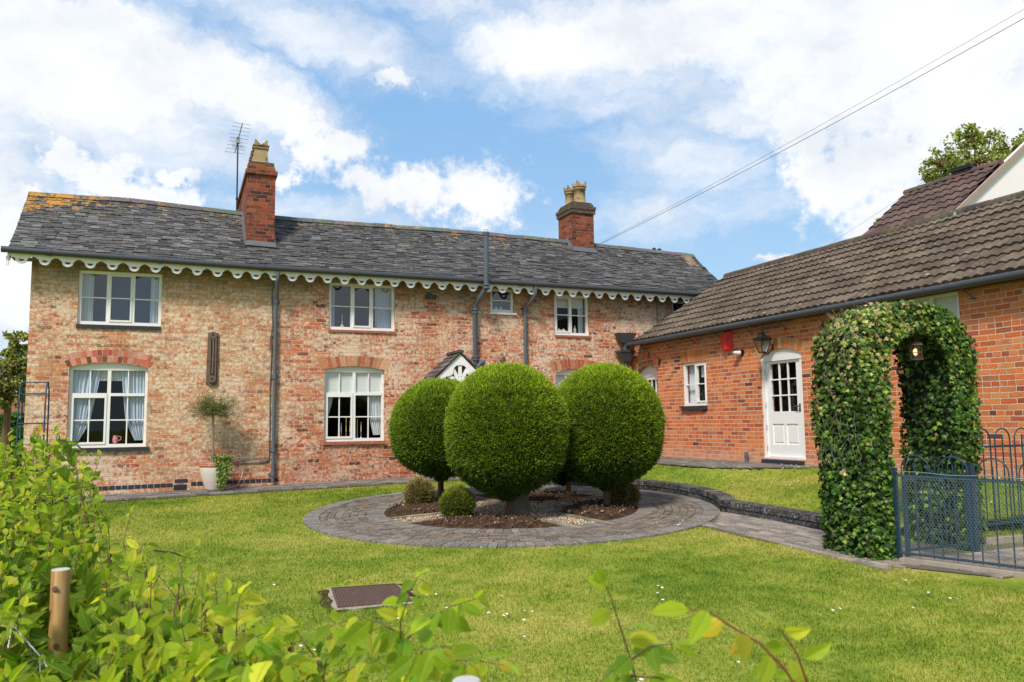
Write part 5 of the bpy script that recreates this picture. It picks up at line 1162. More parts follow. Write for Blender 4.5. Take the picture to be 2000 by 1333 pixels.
# ------------------------------------------------------------------ CLIPPED TREES
KITE = [(-1, 0, 0), (1, 0, 0), (.65, .62, .12), (0, 1, 0), (-.65, .62, .12)]
def prof_r(prof, t): return np.interp(t, [p[0] for p in prof], [p[1] for p in prof])
TREE = [(0, 0), (.012, .24), (.04, .42), (.1, .63), (.2, .83), (.32, .95), (.46, 1), (.6, .985), (.757, .91), (.83, .79), (.89, .65), (.93, .50), (.97, .30), (1, .12)]
BALL = [(0, 0), (.02, .28), (.08, .54), (.2, .8), (.35, .95), (.5, 1), (.65, .95), (.8, .8), (.92, .55), (.98, .35), (1, .2)]
def clipped(name, base, zt, zb, R, cx, cy, n, leaf, pal_lo, pal_hi, label, trunk_r, prof=TREE, group=None, crown_dir=.75, seed=1, dead=.018):
    g = np.random.default_rng(seed); T = thing(name, (base[0], base[1], base[2]), label, 'topiary', group)
    H = zt-zb
    if trunk_r:
        mb = MB(); pts = [(base[0], base[1], base[2]-.05), (base[0], base[1], base[2]+.04), (base[0]+.01, base[1], base[2]+.2), (cx, cy, zb+.35*H)]; mb.tube(pts, [trunk_r*1.5, trunk_r*1.15, trunk_r, trunk_r*.8], 10); mb.build('trunk', M['bark'], T)
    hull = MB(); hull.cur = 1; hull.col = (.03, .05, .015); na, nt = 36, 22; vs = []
    for j in range(nt+1):
        for i in range(na): a = 2*PI*i/na; t = j/nt; r = max(.001, prof_r(prof, t)*R*.90); vs.append((cx+r*math.cos(a), cy+r*math.sin(a), zt-.05*H-(H*.92)*t))
    hull.add(vs, [(j*na+i, j*na+(i+1) % na, (j+1)*na+(i+1) % na, (j+1)*na+i) for j in range(nt) for i in range(na)])
    tt = np.linspace(0, 1, 400); rr = prof_r(prof, tt)*R; dr = np.gradient(rr, tt*H); wgt = rr*np.sqrt(1+dr**2); wgt[-1] += 0
    t = g.choice(tt, n, p=wgt/wgt.sum())+(g.random(n)-.5)/400; nb = n//9; t[:nb] = 1.0
    t = np.clip(t, 0, 1); a = g.random(n)*2*PI; r = prof_r(prof, t)*R; sl = -np.interp(t, tt, dr)           # outward normal
    r[:nb] = R*prof_r(prof, 1.)*np.sqrt(g.random(nb)) ; nrm = np.stack([np.cos(a), np.sin(a), -sl*-1*0+np.interp(t, tt, dr)], 1)
    nrm = norm(np.stack([np.cos(a), np.sin(a), np.clip(np.interp(t, tt, dr), -3, 3)], 1)); nrm[:nb] = (0, 0, -1)
    lump = .5*np.sin(a*5+t*9)+.5*np.sin(a*9-t*17+1)+.6*np.sin(a*21+t*31)*np.sin(t*53+a*3); clump = np.sin(a*47+np.sin(t*61)*2)*np.sin(t*97*H+np.sin(a*31)*2)
    dpt = g.random(n)**1.6; off = R*.020*lump-R*.085*dpt+.012*clump+.02*g.random(n)**6*2
    ctr = np.stack([cx+r*np.cos(a), cy+r*np.sin(a), zt-H*t], 1); P = ctr+nrm*off[:, None]
    ax = norm(nrm*crown_dir+np.array([(0, 0, .35)])+rnd3(n)*.62); B = basis(ax, norm(nrm+rnd3(n)*.7))
    lum = np.clip(1-dpt*.85+.13*clump+.10*lump, .18, 1.2); up_ = (nrm[:, 2]*.5+.5); mixv = np.clip(up_*1.0+g.random(n)*.45-.30, 0, 1)[:, None]  # crown shading painted into leaf colour: brighter facing up, darker below and deep inside
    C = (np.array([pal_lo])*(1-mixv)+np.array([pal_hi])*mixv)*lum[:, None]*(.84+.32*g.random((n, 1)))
    if dead: dm = g.random(n) < dead*(.5+.8*np.clip(np.sin(a*3+1), 0, 1)); C[dm] = np.array([(.34, .27, .10)])*(.5+.8*g.random((dm.sum(), 1)))
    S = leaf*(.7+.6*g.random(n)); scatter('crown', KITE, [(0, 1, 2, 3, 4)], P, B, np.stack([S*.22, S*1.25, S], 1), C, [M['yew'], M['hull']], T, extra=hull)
    return T
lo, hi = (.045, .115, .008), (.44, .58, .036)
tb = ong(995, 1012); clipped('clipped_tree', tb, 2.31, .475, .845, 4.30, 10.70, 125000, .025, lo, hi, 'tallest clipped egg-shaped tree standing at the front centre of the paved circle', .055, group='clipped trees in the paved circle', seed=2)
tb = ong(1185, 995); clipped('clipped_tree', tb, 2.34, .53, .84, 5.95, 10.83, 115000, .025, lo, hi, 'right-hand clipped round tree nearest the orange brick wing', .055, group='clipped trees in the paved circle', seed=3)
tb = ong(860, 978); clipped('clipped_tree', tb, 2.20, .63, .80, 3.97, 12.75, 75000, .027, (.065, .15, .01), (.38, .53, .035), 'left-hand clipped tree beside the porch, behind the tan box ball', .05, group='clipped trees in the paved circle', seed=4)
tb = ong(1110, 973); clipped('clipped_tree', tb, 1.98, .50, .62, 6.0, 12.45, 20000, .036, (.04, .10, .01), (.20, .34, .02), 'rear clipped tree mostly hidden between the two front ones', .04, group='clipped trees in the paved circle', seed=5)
mb = None
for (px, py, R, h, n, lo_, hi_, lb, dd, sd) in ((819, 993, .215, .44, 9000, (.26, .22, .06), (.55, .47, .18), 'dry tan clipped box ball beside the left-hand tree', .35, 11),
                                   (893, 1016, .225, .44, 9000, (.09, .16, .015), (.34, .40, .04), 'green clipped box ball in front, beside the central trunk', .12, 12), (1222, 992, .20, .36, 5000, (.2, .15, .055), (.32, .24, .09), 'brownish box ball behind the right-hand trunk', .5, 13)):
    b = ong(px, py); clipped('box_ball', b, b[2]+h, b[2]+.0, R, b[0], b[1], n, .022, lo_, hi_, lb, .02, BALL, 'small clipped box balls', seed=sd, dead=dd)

# ------------------------------------------------------------------ IVY ARCH
IVY_V = [(0, 0, 0), (-.55, -.12, -.06), (-.42, .28, .02), (-.95, .42, -.08), (-.40, .62, .03), (0, 1.15, -.08), (.40, .62, .03), (.95, .42, -.08), (.42, .28, .02), (.55, -.12, -.06), (0, .4, .08)]
IVY_F = [(10, 0, 1), (10, 1, 2), (10, 2, 3), (10, 3, 4), (10, 4, 5), (10, 5, 6), (10, 6, 7), (10, 7, 8), (10, 8, 9), (10, 9, 0)]
AX0, AX1, AY0, AY1 = 6.38, 8.06, 6.28, 6.98; AZ = 2.73; AZI = 2.42; AW = .40
def ivy_arch():
    A = thing('ivy_arch', (7.2, 6.6, .08), 'tall clipped ivy archway over the brick path beside the blue railings', 'arch')
    cx = (AX0+AX1)/2; Ro = (AX1-AX0)/2; Ri = Ro-AW
    def outer(s):                                   # s in 0..1 around the outer outline, from left foot over the top to right foot
        zc = AZ-Ro*.86; L1 = zc-.05; La = PI*Ro*.93; tot = 2*L1+La; d = s*tot
        if d < L1: return (AX0+.05*(1-d/L1), .05+d, -1, 0)
        if d < L1+La:
            a = PI*(1-(d-L1)/La); e = 2/2.5; ca, sa = math.cos(a), math.sin(a)
            return (cx+Ro*math.copysign(abs(ca)**e, ca), zc+Ro*.86*abs(sa)**e, ca, sa)
        return (AX1-.05*((d-L1-La)/L1), .05+tot-d, 1, 0)
    def inner(s):
        zc = AZI-Ri; L1 = zc-.05; La = PI*Ri; tot = 2*L1+La; d = s*tot
        if d < L1: return (AX0+AW, .05+d, 1, 0)
        if d < L1+La: a = PI*(1-(d-L1)/La); return (cx+Ri*math.cos(a), zc+Ri*math.sin(a), -math.cos(a), -math.sin(a))
        return (AX1-AW, .05+tot-d, -1, 0)
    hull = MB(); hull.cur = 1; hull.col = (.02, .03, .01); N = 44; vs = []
    for i in range(N+1):
        s = i/N; o = outer(s); q = inner(s); k = .045
        O = (o[0]-o[2]*k, o[1]-o[3]*k); I = (q[0]-q[2]*k, q[1]-q[3]*k)
        vs += [(O[0], AY0+k, O[1]), (O[0], AY1-k, O[1]), (I[0], AY1-k, I[1]), (I[0], AY0+k, I[1])]
    hull.add(vs, [(i*4+a, i*4+(a+1) % 4, (i+1)*4+(a+1) % 4, (i+1)*4+a) for i in range(N) for a in range(4)])
    g = np.random.default_rng(21); P, Nn = [], []
    def push(x, y, z, nx, ny, nz): P.append((x, y, z)); Nn.append((nx, ny, nz))
    for _ in range(6600):                            # outer skin
        o = outer(g.random()); y = AY0+(AY1-AY0)*g.random(); push(o[0], y, o[1], o[2], 0, o[3])
    for _ in range(3600):
        o = inner(g.random()); y = AY0+(AY1-AY0)*g.random(); push(o[0], y, o[1], o[2], 0, o[3])
    for f, yy in ((-1, AY0), (1, AY1)):
        for _ in range(6600 if f < 0 else 3400):
            s = g.random(); o = outer(s); q = inner(s); k = g.random(); push(o[0]*(1-k)+q[0]*k, yy, o[1]*(1-k)+q[1]*k, 0, f, 0)
    P, Nn = np.array(P), np.array(Nn, float); n = len(P)
    # round the long edges
    e = np.minimum(P[:, 1]-AY0, AY1-P[:, 1]); side = np.where(P[:, 1] < (AY0+AY1)/2, -1, 1)
    rd = np.clip(1-e/.13, 0, 1)*(np.abs(Nn[:, 1]) < .5); Nn[:, 1] += rd*side*1.0; P -= Nn*np.array([1, 0, 1])*(rd*.05)[:, None]; Nn = norm(Nn)
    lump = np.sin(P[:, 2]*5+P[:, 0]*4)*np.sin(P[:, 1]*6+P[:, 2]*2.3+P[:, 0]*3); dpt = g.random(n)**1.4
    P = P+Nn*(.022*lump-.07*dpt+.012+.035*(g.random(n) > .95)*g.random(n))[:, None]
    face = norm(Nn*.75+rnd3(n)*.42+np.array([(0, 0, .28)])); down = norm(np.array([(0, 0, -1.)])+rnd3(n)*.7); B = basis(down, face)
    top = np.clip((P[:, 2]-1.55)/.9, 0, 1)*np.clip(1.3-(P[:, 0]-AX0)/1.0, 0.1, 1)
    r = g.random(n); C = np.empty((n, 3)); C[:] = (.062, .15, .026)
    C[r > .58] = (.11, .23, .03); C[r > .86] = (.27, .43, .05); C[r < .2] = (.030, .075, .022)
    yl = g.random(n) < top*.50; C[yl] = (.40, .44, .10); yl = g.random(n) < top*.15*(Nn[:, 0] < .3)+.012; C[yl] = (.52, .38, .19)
    inn = np.zeros(n); C *= (np.clip(1-dpt*.75, .25, 1)*(.7+.6*g.random(n))*(.85+.3*lump))[:, None]  # shading put into leaf colour: darker deep in the ivy and between clumps
    S = .026+.020*g.random(n)
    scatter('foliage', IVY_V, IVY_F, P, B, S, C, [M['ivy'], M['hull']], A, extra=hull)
    mb = MB(); n = 90                                # woody runners on the left shoulder
    for _ in range(n):
        o = outer(.15+.3*g.random()); y = AY0+.05+(AY1-AY0-.1)*g.random(); p = np.array((o[0]+o[2]*.012, y, o[1]+o[3]*.012)); t = norm(np.array([(-o[3]*.3, (g.random()-.5)*1.2, .9*o[2]*-1*(g.random()-.5)+.4)]))[0]; L = .08+.14*g.random()
        mb.tube([p-t*L/2, p+np.array((o[2], 0, o[3]))*.02+rnd3(1)[0]*.01, p+t*L/2], .0022, 4, False)
    struct(mb.build('runner', M['barkpale'], A), 'stuff')
    for x in (AX0+.2, AX1-.2): mb = MB(); mb.tube([(x, (AY0+AY1)/2, .0), (x, (AY0+AY1)/2, 1.2)], .04, 8); mb.build('stem', M['bark'], A)
    # lantern hanging inside
    c = on(1788, 688, 1, 6.42); L = thing('hanging_lantern', c, 'small lit caged lantern hanging inside the ivy arch', 'lamp')
    mb = MB(); r = .062; 
    for k in range(6): a = 2*PI*k/6; mb.tube([(c[0]+r*math.cos(a), c[1]+r*math.sin(a), c[2]-.085), (c[0]+r*math.cos(a), c[1]+r*math.sin(a), c[2]+.07)], .0045, 5)
    for z in (-.085, -.01, .07): mb.tube([(c[0]+r*math.cos(2*PI*k/16), c[1]+r*math.sin(2*PI*k/16), c[2]+z) for k in range(17)], .0045, 5)
    mb.lathe((c[0], c[1], c[2]+.07), [(.08, 0), (.075, .015), (.03, .05), (.012, .055), (.010, .16)], 12); mb.lathe((c[0], c[1], c[2]-.09), [(0, 0), (.066, 0), (.066, .012)], 12); mb.build('cage', M['stem'], L)
    mb = MB(); mb.lathe((c[0], c[1], c[2]-.04), [(0, 0), (.018, .01), (.026, .04), (.02, .065), (0, .08)], 12); mb.build('bulb', M['lit'], L)
    mb = MB(); mb.lathe(c, [(.054, -.08), (.054, .068)], 14); mb.build('pane', M['lamp_glass'], L)
ivy_arch()

# ------------------------------------------------------------------ RAILINGS
def hoop_panel(mb, a, b, zf, h, n, r=.0085, mid=.8, low=.06, hoop_top=True):
    """hoop-top railing panel from a to b (2D), zf(x,y) ground height, n hoops"""
    a = np.array(a, float); b = np.array(b, float); L = np.linalg.norm(b-a); d = (b-a)/L; pitch = L/n
    for k in range(n):
        s0 = pitch*(k+.12); s1 = pitch*(k+.88); sm = (s0+s1)/2; R = (s1-s0)/2
        P = lambda s, z: (a[0]+d[0]*s, a[1]+d[1]*s, zf(a[0]+d[0]*s, a[1]+d[1]*s)+z)
        pts = [P(s0, low-.02), P(s0, h-R)]+[P(sm-R*math.cos(t), h-R+R*math.sin(t)) for t in np.linspace(.25, PI-.25, 9)]+[P(s1, h-R), P(s1, low-.02)]
        mb.tube(pts, r, 6); mb.tube([P(sm, low-.02), P(sm, h-R*.55)], r, 6)
    P = lambda s, z: (a[0]+d[0]*s, a[1]+d[1]*s, zf(a[0]+d[0]*s, a[1]+d[1]*s)+z)
    for z in (low, h*mid): mb.beam(P(0, z), P(L, z), .012, .026)
def railings():
    fz = lambda x, y: float(gz(x, y))+.02
    a, b = (6.74, 6.22), (7.62, 3.95)
    R = thing('blue_railing', (a[0], a[1], .08), 'blue hoop-topped railing lined with chicken wire at the right edge', 'railing')
    mb = MB(); hoop_panel(mb, a, b, fz, 1.03, 7, .0068, .80); mb.build('hoop_panel', M['blue'], R)
    mb = MB(); mb.beam((a[0]-.01, a[1]+.02, -.02), (a[0]-.01, a[1]+.02, 1.0), .036, .036, (1, 0, 0)); mb.build('post', M['blue'], R)
    # chicken wire
    W = MB(); a_, b_ = np.array(a), np.array(b); L = np.linalg.norm(b_-a_); d = (b_-a_)/L; nrm = np.array((-d[1], d[0]))*-.012
    cell = .030; hs = cell*.866; rows = int(.80/hs); cols_ = int(L/(cell*1.0))
    def q(s, z): x, y = a_+d*s+nrm; return (x, y, fz(x, y)+.05+z)
    def wire(p0, p1):
        p0, p1 = Vector(p0), Vector(p1); t = (p1-p0).normalized(); s_ = Vector((d[0], d[1], 0)).cross(Vector((0, 0, 1))); w = t.cross(s_).normalized()*.0009; s2 = s_*.0009
        W.add([p0+w, p0-w*.5+s2, p0-w*.5-s2, p1+w, p1-w*.5+s2, p1-w*.5-s2], [(0, 1, 4, 3), (1, 2, 5, 4), (2, 0, 3, 5)])
    for r in range(rows):
        for c in range(cols_):
            s = (c+(.5 if r % 2 else 0))*cell; z = r*hs; wob = .0015*math.sin(c*1.3+r)
            wire(q(s, z+wob), q(s, z+hs*.45)); wire(q(s, z+hs*.45), q(s+cell/2, z+hs)); wire(q(s, z+hs*.45), q(s-cell/2, z+hs))
    W.build('chicken_wire', M['wire'], R)
    mb = MB(); mb.tube([(a_+d*s+nrm).tolist()+[fz(*(a_+d*s))+.86+.008*math.sin(s*9)] for s in np.linspace(-.05, L, 20)], .004, 5); mb.build('tie_wire', M['wire'], R)
    G = thing('blue_gate', (7.75, 6.24, .1), 'closed blue hoop-topped gate across the ivy arch', 'gate')
    mb = MB(); ga, gb = (6.84, 6.24), (7.68, 6.20); hoop_panel(mb, ga, gb, fz, .98, 3, .0068, .80, .07); mb.beam((*ga, .15), (*ga, .92), .025, .025, (1, 0, 0)); mb.beam((*gb, .15), (*gb, .92), .025, .025, (1, 0, 0)); mb.build('hoop_panel', M['blue'], G)
    mb = MB(); mb.beam((7.74, 6.19, .0), (7.74, 6.19, 1.02), .06, .06, (1, 0, 0)); mb.build('post', M['blue'], G)
    F_ = thing('far_railing', (8.3, 7.0, .3), 'dark blue hoop-topped railing standing on the raised lawn behind the arch', 'railing')
    p0 = dep(1900, 1029, 9.15); p1 = dep(2000, 1023, 9.5); d2 = (p1-p0)[:2]; e = p0[:2]+d2*6; zz = lambda x, y: p0[2]-.05
    mb = MB(); hoop_panel(mb, p0[:2]-d2*.3, e, zz, 1.14, 16, .0085, .82, .06); mb.build('hoop_panel', M['blue'], F_)
    for k in (1.2, 3.2): p = p0[:2]+d2*k; mb = MB(); mb.beam((*p, .1), (*p, p0[2]+.95), .03, .03, (1, 0, 0)); mb.build('post', M['blue'], F_)
railings()

# ------------------------------------------------------------------ POTTED TREE
def potted():
    cx, cy = .68, 16.32; z0 = .31
    P = thing('plant_pot', (cx, cy, z0), 'large limewashed terracotta pot standing against the farmhouse wall', 'plant pot')
    mb = MB(); mb.lathe((cx, cy, z0), [(0, 0), (.145, 0), (.16, .03), (.215, .18), (.255, .33), (.27, .42), (.268, .44)], 28); mb.build('bowl', M['terracotta'], P)
    mb = MB(); mb.lathe((cx, cy, z0), [(.268, .44), (.285, .445), (.29, .47), (.278, .475), (.288, .49), (.288, .51), (.25, .515), (.24, .48)], 28); mb.build('rim', M['terracotta2'], P)
    mb = MB(); mb.lathe((cx, cy, z0), [(.245, .47), (0, .48)], 20); mb.build('soil', M['soil'], P)
    T = thing('standard_tree', (cx-.03, cy, z0+.47), 'sparse twiggy lollipop tree growing in the limewashed pot', 'tree')
    g = np.random.default_rng(5); zc = 1.80; tx = cx-.05
    mb = MB(); mb.tube([(tx+.02, cy, z0+.45), (tx+.0, cy, 1.1), (tx-.01, cy, zc-.10)], [.030, .025, .024], 10); mb.build('trunk', M['barkpale'], T)
    mb = MB(); tips = []
    for k in range(170):
        a = g.random()*2*PI; el = -.1+1.25*g.random(); L = (.30+.24*g.random())*(1.0 if math.cos(a) > -2 else 1); dv = np.array((math.cos(a)*math.cos(el), math.sin(a)*math.cos(el)*.7, math.sin(el)*.85)); p = np.array((tx, cy, zc-.10+.05*g.random())); pts = [p]; 
        for s in range(4): p = p+dv*L/4+g.normal(size=3)*.018; pts.append(p); tips.append(p+g.normal(size=3)*.02) if s > 0 else None
        mb.tube(pts, [.006, .004, .003, .002, .0014], 4, False)
        for _ in range(3): q = pts[2+int(g.random()*2)]; e = q+g.normal(size=3)*.06; mb.tube([q, e], .0013, 3, False); tips.append(e)
    mb.build('twigs', M['barkpale'], T)
    tips = np.array(tips); idx = g.integers(0, len(tips), 9000); Pp = tips[idx]+g.normal(size=(9000, 3))*.018; w = (Pp[:, 2] > zc+.0) | (g.random(9000) < .6); Pp = Pp[w]; n = len(Pp)
    C = np.array([(.17, .23, .035)])*(.4+1.1*g.random((n, 1))); br = g.random(n) < .2; C[br] = np.array([(.2, .15, .07)])*(.6+.7*g.random((br.sum(), 1)))
    scatter('foliage', KITE, [(0, 1, 2, 3, 4)], Pp, basis(rnd3(n)+np.array([(0, 0, .6)]), rnd3(n)), np.stack([np.full(n, .0055), .013+.008*g.random(n), np.full(n, .01)], 1), C, M['yew'], T)
    I = thing('trailing_ivy', (cx+.12, cy-.24, z0+.5), 'green and yellow ivy trailing over the front of the limewashed pot', 'ivy')
    n = 520; s = g.random(n); up_ = g.random(n) < .45
    x = np.where(up_, cx+.12+g.normal(size=n)*.085, cx+.14-.03*s+g.normal(size=n)*(.07*(1-s)+.02)); z = np.where(up_, z0+.53+g.random(n)*.13, z0+.52-.50*s)
    y = np.where(up_, cy-.16+g.normal(size=n)*.06, cy-.30+.10*s**1.5-g.random(n)*.03)
    C = np.array([(.09, .19, .02)])*(.4+1.2*g.random((n, 1))); yy = g.random(n) < .25; C[yy] = np.array([(.34, .36, .06)])*(.6+.6*g.random((yy.sum(), 1)))
    scatter('foliage', IVY_V, IVY_F, np.stack([x, y, z], 1), basis(np.array([(0, 0, -1.)])+rnd3(n)*.8, np.array([(0, -1., .3)])+rnd3(n)*.5), .022+.018*g.random(n), C, M['ivy'], I)
    mb = MB()
    for k in range(6): mb.tube([(cx+.1, cy-.1, z0+.48), (cx+.12+jit(.05), cy-.29, z0+.50), (cx+.14+jit(.06), cy-.28, z0+.25), (cx+.12+jit(.03), cy-.2, z0+.06)], .003, 4)
    mb.build('stem', M['stem'], I)
potted()

# ------------------------------------------------------------------ MANHOLE
def manhole():
    c = ong(728, 1163); A = thing('drain_cover', (c[0], c[1], c[2]), 'rusty chequered drain cover in a broken concrete surround set in the lawn', 'drain cover')
    p = [ong(x, y, .016) for x, y in ((655, 1190), (812, 1176), (776, 1141), (642, 1150))]; ce = sum(p)/4; u = norm((p[1]-p[0])[None])[0]; v = norm((p[3]-p[0])[None])[0]
    def ring_(s, dz): return [tuple((ce+(q-ce)*s)*1.0+np.array((0, 0, dz))) for q in p]
    from mathutils import noise as mn
    mb = MB(); vs = []; m = 60
    for i in range(m):
        a = 2*PI*i/m; e = max(abs(math.cos(a)), abs(math.sin(a))); q = ce+(u*math.cos(a)*.385+v*math.sin(a)*.37)/e*(1.02+.16*mn.noise((math.cos(a)*2.5, math.sin(a)*2.5, 4))); vs.append((q[0], q[1], float(gz(q[0], q[1]))+.006))
    mb.add(vs, [tuple(range(m))]); struct(mb.build('bare_soil', M['soil']))
    mb = MB(); outer = []; inner = []; n = 12
    for k in range(4):
        a, b = p[k], p[(k+1) % 4]
        for i in range(n):
            q = a+(b-a)*i/n; j = 1.02+.12*mn.noise((q[0]*9, q[1]*9, 1)); outer.append(ce+(q-ce)*j); inner.append(ce+(q-ce)*.93)
    vs = [tuple(o-np.array((0, 0, .04))) for o in outer]+[tuple(o-np.array((0, 0, .004))) for o in outer]+[tuple(i) for i in inner]; N = 4*n
    mb.add(vs, [(i, (i+1) % N, N+(i+1) % N, N+i) for i in range(N)]+[(N+i, N+(i+1) % N, 2*N+(i+1) % N, 2*N+i) for i in range(N)]); mb.build('surround', M['concrete'], A)
    mb = MB(); c4 = [ce+(q-ce)*.91 for q in p]; lo_ = [tuple(q-np.array((0, 0, .03))) for q in c4]; hi_ = [tuple(q+np.array((0, 0, .006))) for q in c4]; mb.hexa(lo_+hi_)
    for k in range(4): a, b = c4[k], c4[(k+1) % 4]; mb.beam(a+np.array((0, 0, .008)), b+np.array((0, 0, .008)), .018, .012)
    e1, e2 = c4[1]-c4[0], c4[3]-c4[0]
    for i in range(22):
        for j in range(16):
            s = (i+.7)/23; t = (j+.7)/17; q = c4[0]+e1*s+e2*t+(c4[2]-c4[1]-e2)*s*t; dd = u*.007 if (i+j) % 2 else v*.009; mb.beam(q-dd+np.array((0, 0, .008)), q+dd+np.array((0, 0, .008)), .007, .006)
    mb.build('cover', M['iron'], A)
manhole()

# ------------------------------------------------------------------ FAR LEFT: garden wall, tree, frame
def tree(name, base, top, crowns, n, leaf, pal, label, cat='tree', lean=(0, 0), group=None, seed=0, tr=.12, sp=1.0):
    g = np.random.default_rng(seed+50); T = thing(name, base, label, cat, group); base = np.array(base, float)
    mb = MB(); c0 = np.array(crowns[0][0], float); mid = (base+c0)/2+np.array((lean[0], lean[1], 0)); mb.tube([base-np.array((0, 0, .2)), base*.5+mid*.5, mid, c0], [tr*1.3, tr, tr*.8, tr*.4], 9); mb.build('trunk', M['bark'], T)
    mb = MB(); P = []
    for (c, r) in crowns:
        c = np.array(c, float); r = np.array(r, float); cl = max(6, int(n[0]*r.prod()**.33))
        for _ in range(cl):
            dv = rnd3(1)[0]; k = g.random()**.45; e = c+dv*r*k; s0 = c+(e-c)*.2*g.random(); m_ = (s0+e)/2+g.normal(size=3)*r.mean()*.08
            mb.tube([c0*.4+c*.6 if _ < 4 else s0, m_, e], [tr*.22, tr*.12, tr*.04], 5, False)
            q = e+g.normal(size=(n[1], 3))*r.mean()*.115*sp; P.append(q)
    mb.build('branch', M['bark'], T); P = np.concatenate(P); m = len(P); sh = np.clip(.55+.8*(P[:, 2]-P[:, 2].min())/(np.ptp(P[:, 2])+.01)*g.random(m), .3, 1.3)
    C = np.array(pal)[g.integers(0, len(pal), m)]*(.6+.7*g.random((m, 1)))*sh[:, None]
    scatter('crown', KITE, [(0, 1, 2, 3, 4)], P, basis(rnd3(m), rnd3(m)), np.stack([leaf*.38*(.7+.6*g.random(m)), leaf*(.7+.6*g.random(m)), np.full(m, leaf)], 1), C, M['treeleaf'], T)
    return T
def far_left():
    c = dep(25, 735, 20); b = dep(8, 862, 20)
    tree('holly_tree', (b[0], b[1], .3), None, [((c[0]-.05, c[1], c[2]+.1), (.62, .6, .55)), ((c[0]-.45, c[1], c[2]-.35), (.65, .6, .45)), ((c[0]+.2, c[1]+.1, c[2]-.35), (.50, .5, .42)), ((c[0]+.02, c[1], c[2]+.75), (.32, .3, .42)), ((c[0]+.35, c[1], c[2]+.25), (.25, .3, .4))], (52, 46), .085, [(.46, .48, .14), (.28, .34, .08), (.64, .62, .22), (.13, .17, .05)], 'holly-like tree with yellow-green leaves beyond the left end of the farmhouse', tr=.11, seed=1)
    y = 27.0; W = thing('garden_wall', (-5, y, .3), 'old pinkish brick garden wall behind the holly-like tree', 'garden wall')
    z = dep(40, 782, 27)[2]
    mb = MB(); mb.box(-9, -2.0, y, y+.3, -.2, z); mb.build('wall', M['brickD'], W, uv_world)
    mb = MB(); mb.box(-9.03, -1.97, y-.04, y+.34, z+.002, z+.07); mb.build('coping', M['concrete'], W)
    g = np.random.default_rng(3)
    for (x, w, h, lb) in ((on(3, 820, 1, y)[0], .45, 1.5, 'dark green climber on the garden wall at the picture edge'), (on(46, 820, 1, y)[0], .42, 1.55, 'bright green climber on the garden wall next to the farmhouse corner')):
        n = 1600; P = np.stack([x+(g.random(n)-.5)*2*w*.6+g.normal(size=n)*.05, y-.05-g.random(n)*.22, .4+g.random(n)*h], 1); C = np.array([(.05, .14, .02)])*(.4+1.3*g.random((n, 1)))
        T = thing('wall_climber', (x, y-.1, .3), lb, 'climber'); scatter('foliage', IVY_V, IVY_F, P, basis(np.array([(0, 0, -1.)])+rnd3(n), np.array([(0, -1., 0)])+rnd3(n)), .07+.04*g.random(n), C, M['ivy'], T); mb = MB(); mb.tube([(x, y-.06, .2), (x+.03, y-.08, 1.6)], .02, 6); mb.build('stem', M['bark'], T)
    # blue plant frame
    D = 12.0; A = thing('garden_arch', dep(65, 860, D), 'blue tubular metal plant arch by the farmhouse left corner', 'garden arch')
    mb = MB()
    fl = dep(34, 840, D); fr = dep(86, 842, D); bl = dep(41, 838, D+.5); brr = dep(93, 838, D+.5)
    H = dep(60, 745, D)[2]
    def leg(p, tall, push): 
        q = [(p[0], p[1], .1), (p[0], p[1], H-.35), (p[0]+push[0]*.3, p[1]+push[1]*.3, H-.12), (p[0]+push[0], p[1]+push[1], H)]
        mb.tube(q, .012, 6); return q
    dv = (bl-fl)*.5; a = leg(fl, 1, (dv[0], dv[1])); b = leg(fr, 1, (dv[0], dv[1])); c_ = leg(bl, 1, (-dv[0], -dv[1])); d_ = leg(brr, 1, (-dv[0], -dv[1]))
    for l1, l2 in ((a, b), (c_, d_)):
        for z in (H-.18, H-.62): 
            t = 1 if z < H-.35 else .6; mb.tube([(l1[1][0], l1[1][1], z), (l2[1][0], l2[1][1], z)], .008, 6)
        mb.tube([l1[3], l2[3]], .009, 6)
    mb.build('tubing', M['blue'], A)
far_left()

# trees beyond the roofs
c = dep(1905, 320, 30); pal = [(.46, .54, .12), (.32, .40, .08), (.62, .64, .20), (.20, .24, .07)]
tree('broadleaf_tree', (c[0]+1, c[1]+1, 0), None, [(c, (1.35, 1.2, 1.25)), (dep(1840, 320, 30), (.75, .8, .7)), (dep(1975, 300, 30), (.9, .9, .9)), (dep(1900, 268, 30), (.6, .6, .5)), (dep(1940, 350, 30), (1.0, 1, .9)), (dep(1860, 365, 30), (.8, .8, .5))], (34, 34), .115, pal, 'leafy spring tree rising behind the neighbouring brown roof', seed=2, tr=.25, sp=1.05)
c = dep(1810, 344, 30); tree('broadleaf_tree', (c[0], c[1], 0), None, [(c, (.50, .5, .30)), (dep(1835, 350, 30), (.5, .5, .35))], (26, 26), .10, pal, 'low wispy tree tip left of the leafy spring tree', seed=3, tr=.12)
c = dep(1715, 445, 26); tree('broadleaf_tree', (c[0], c[1], 0), None, [(c, (.30, .3, .45))], (30, 24), .09, pal, 'small tree tip showing between the two tiled roofs', seed=4, tr=.1)
c = dep(1282, 493, 30); tree('conifer', (c[0], c[1], 0), None, [(c, (.30, .3, .12)), (dep(1275, 490, 30), (.08, .08, .12))], (26, 24), .07, [(.03, .05, .03)], 'dark conifer tips just above the farmhouse ridge', seed=5, tr=.06)

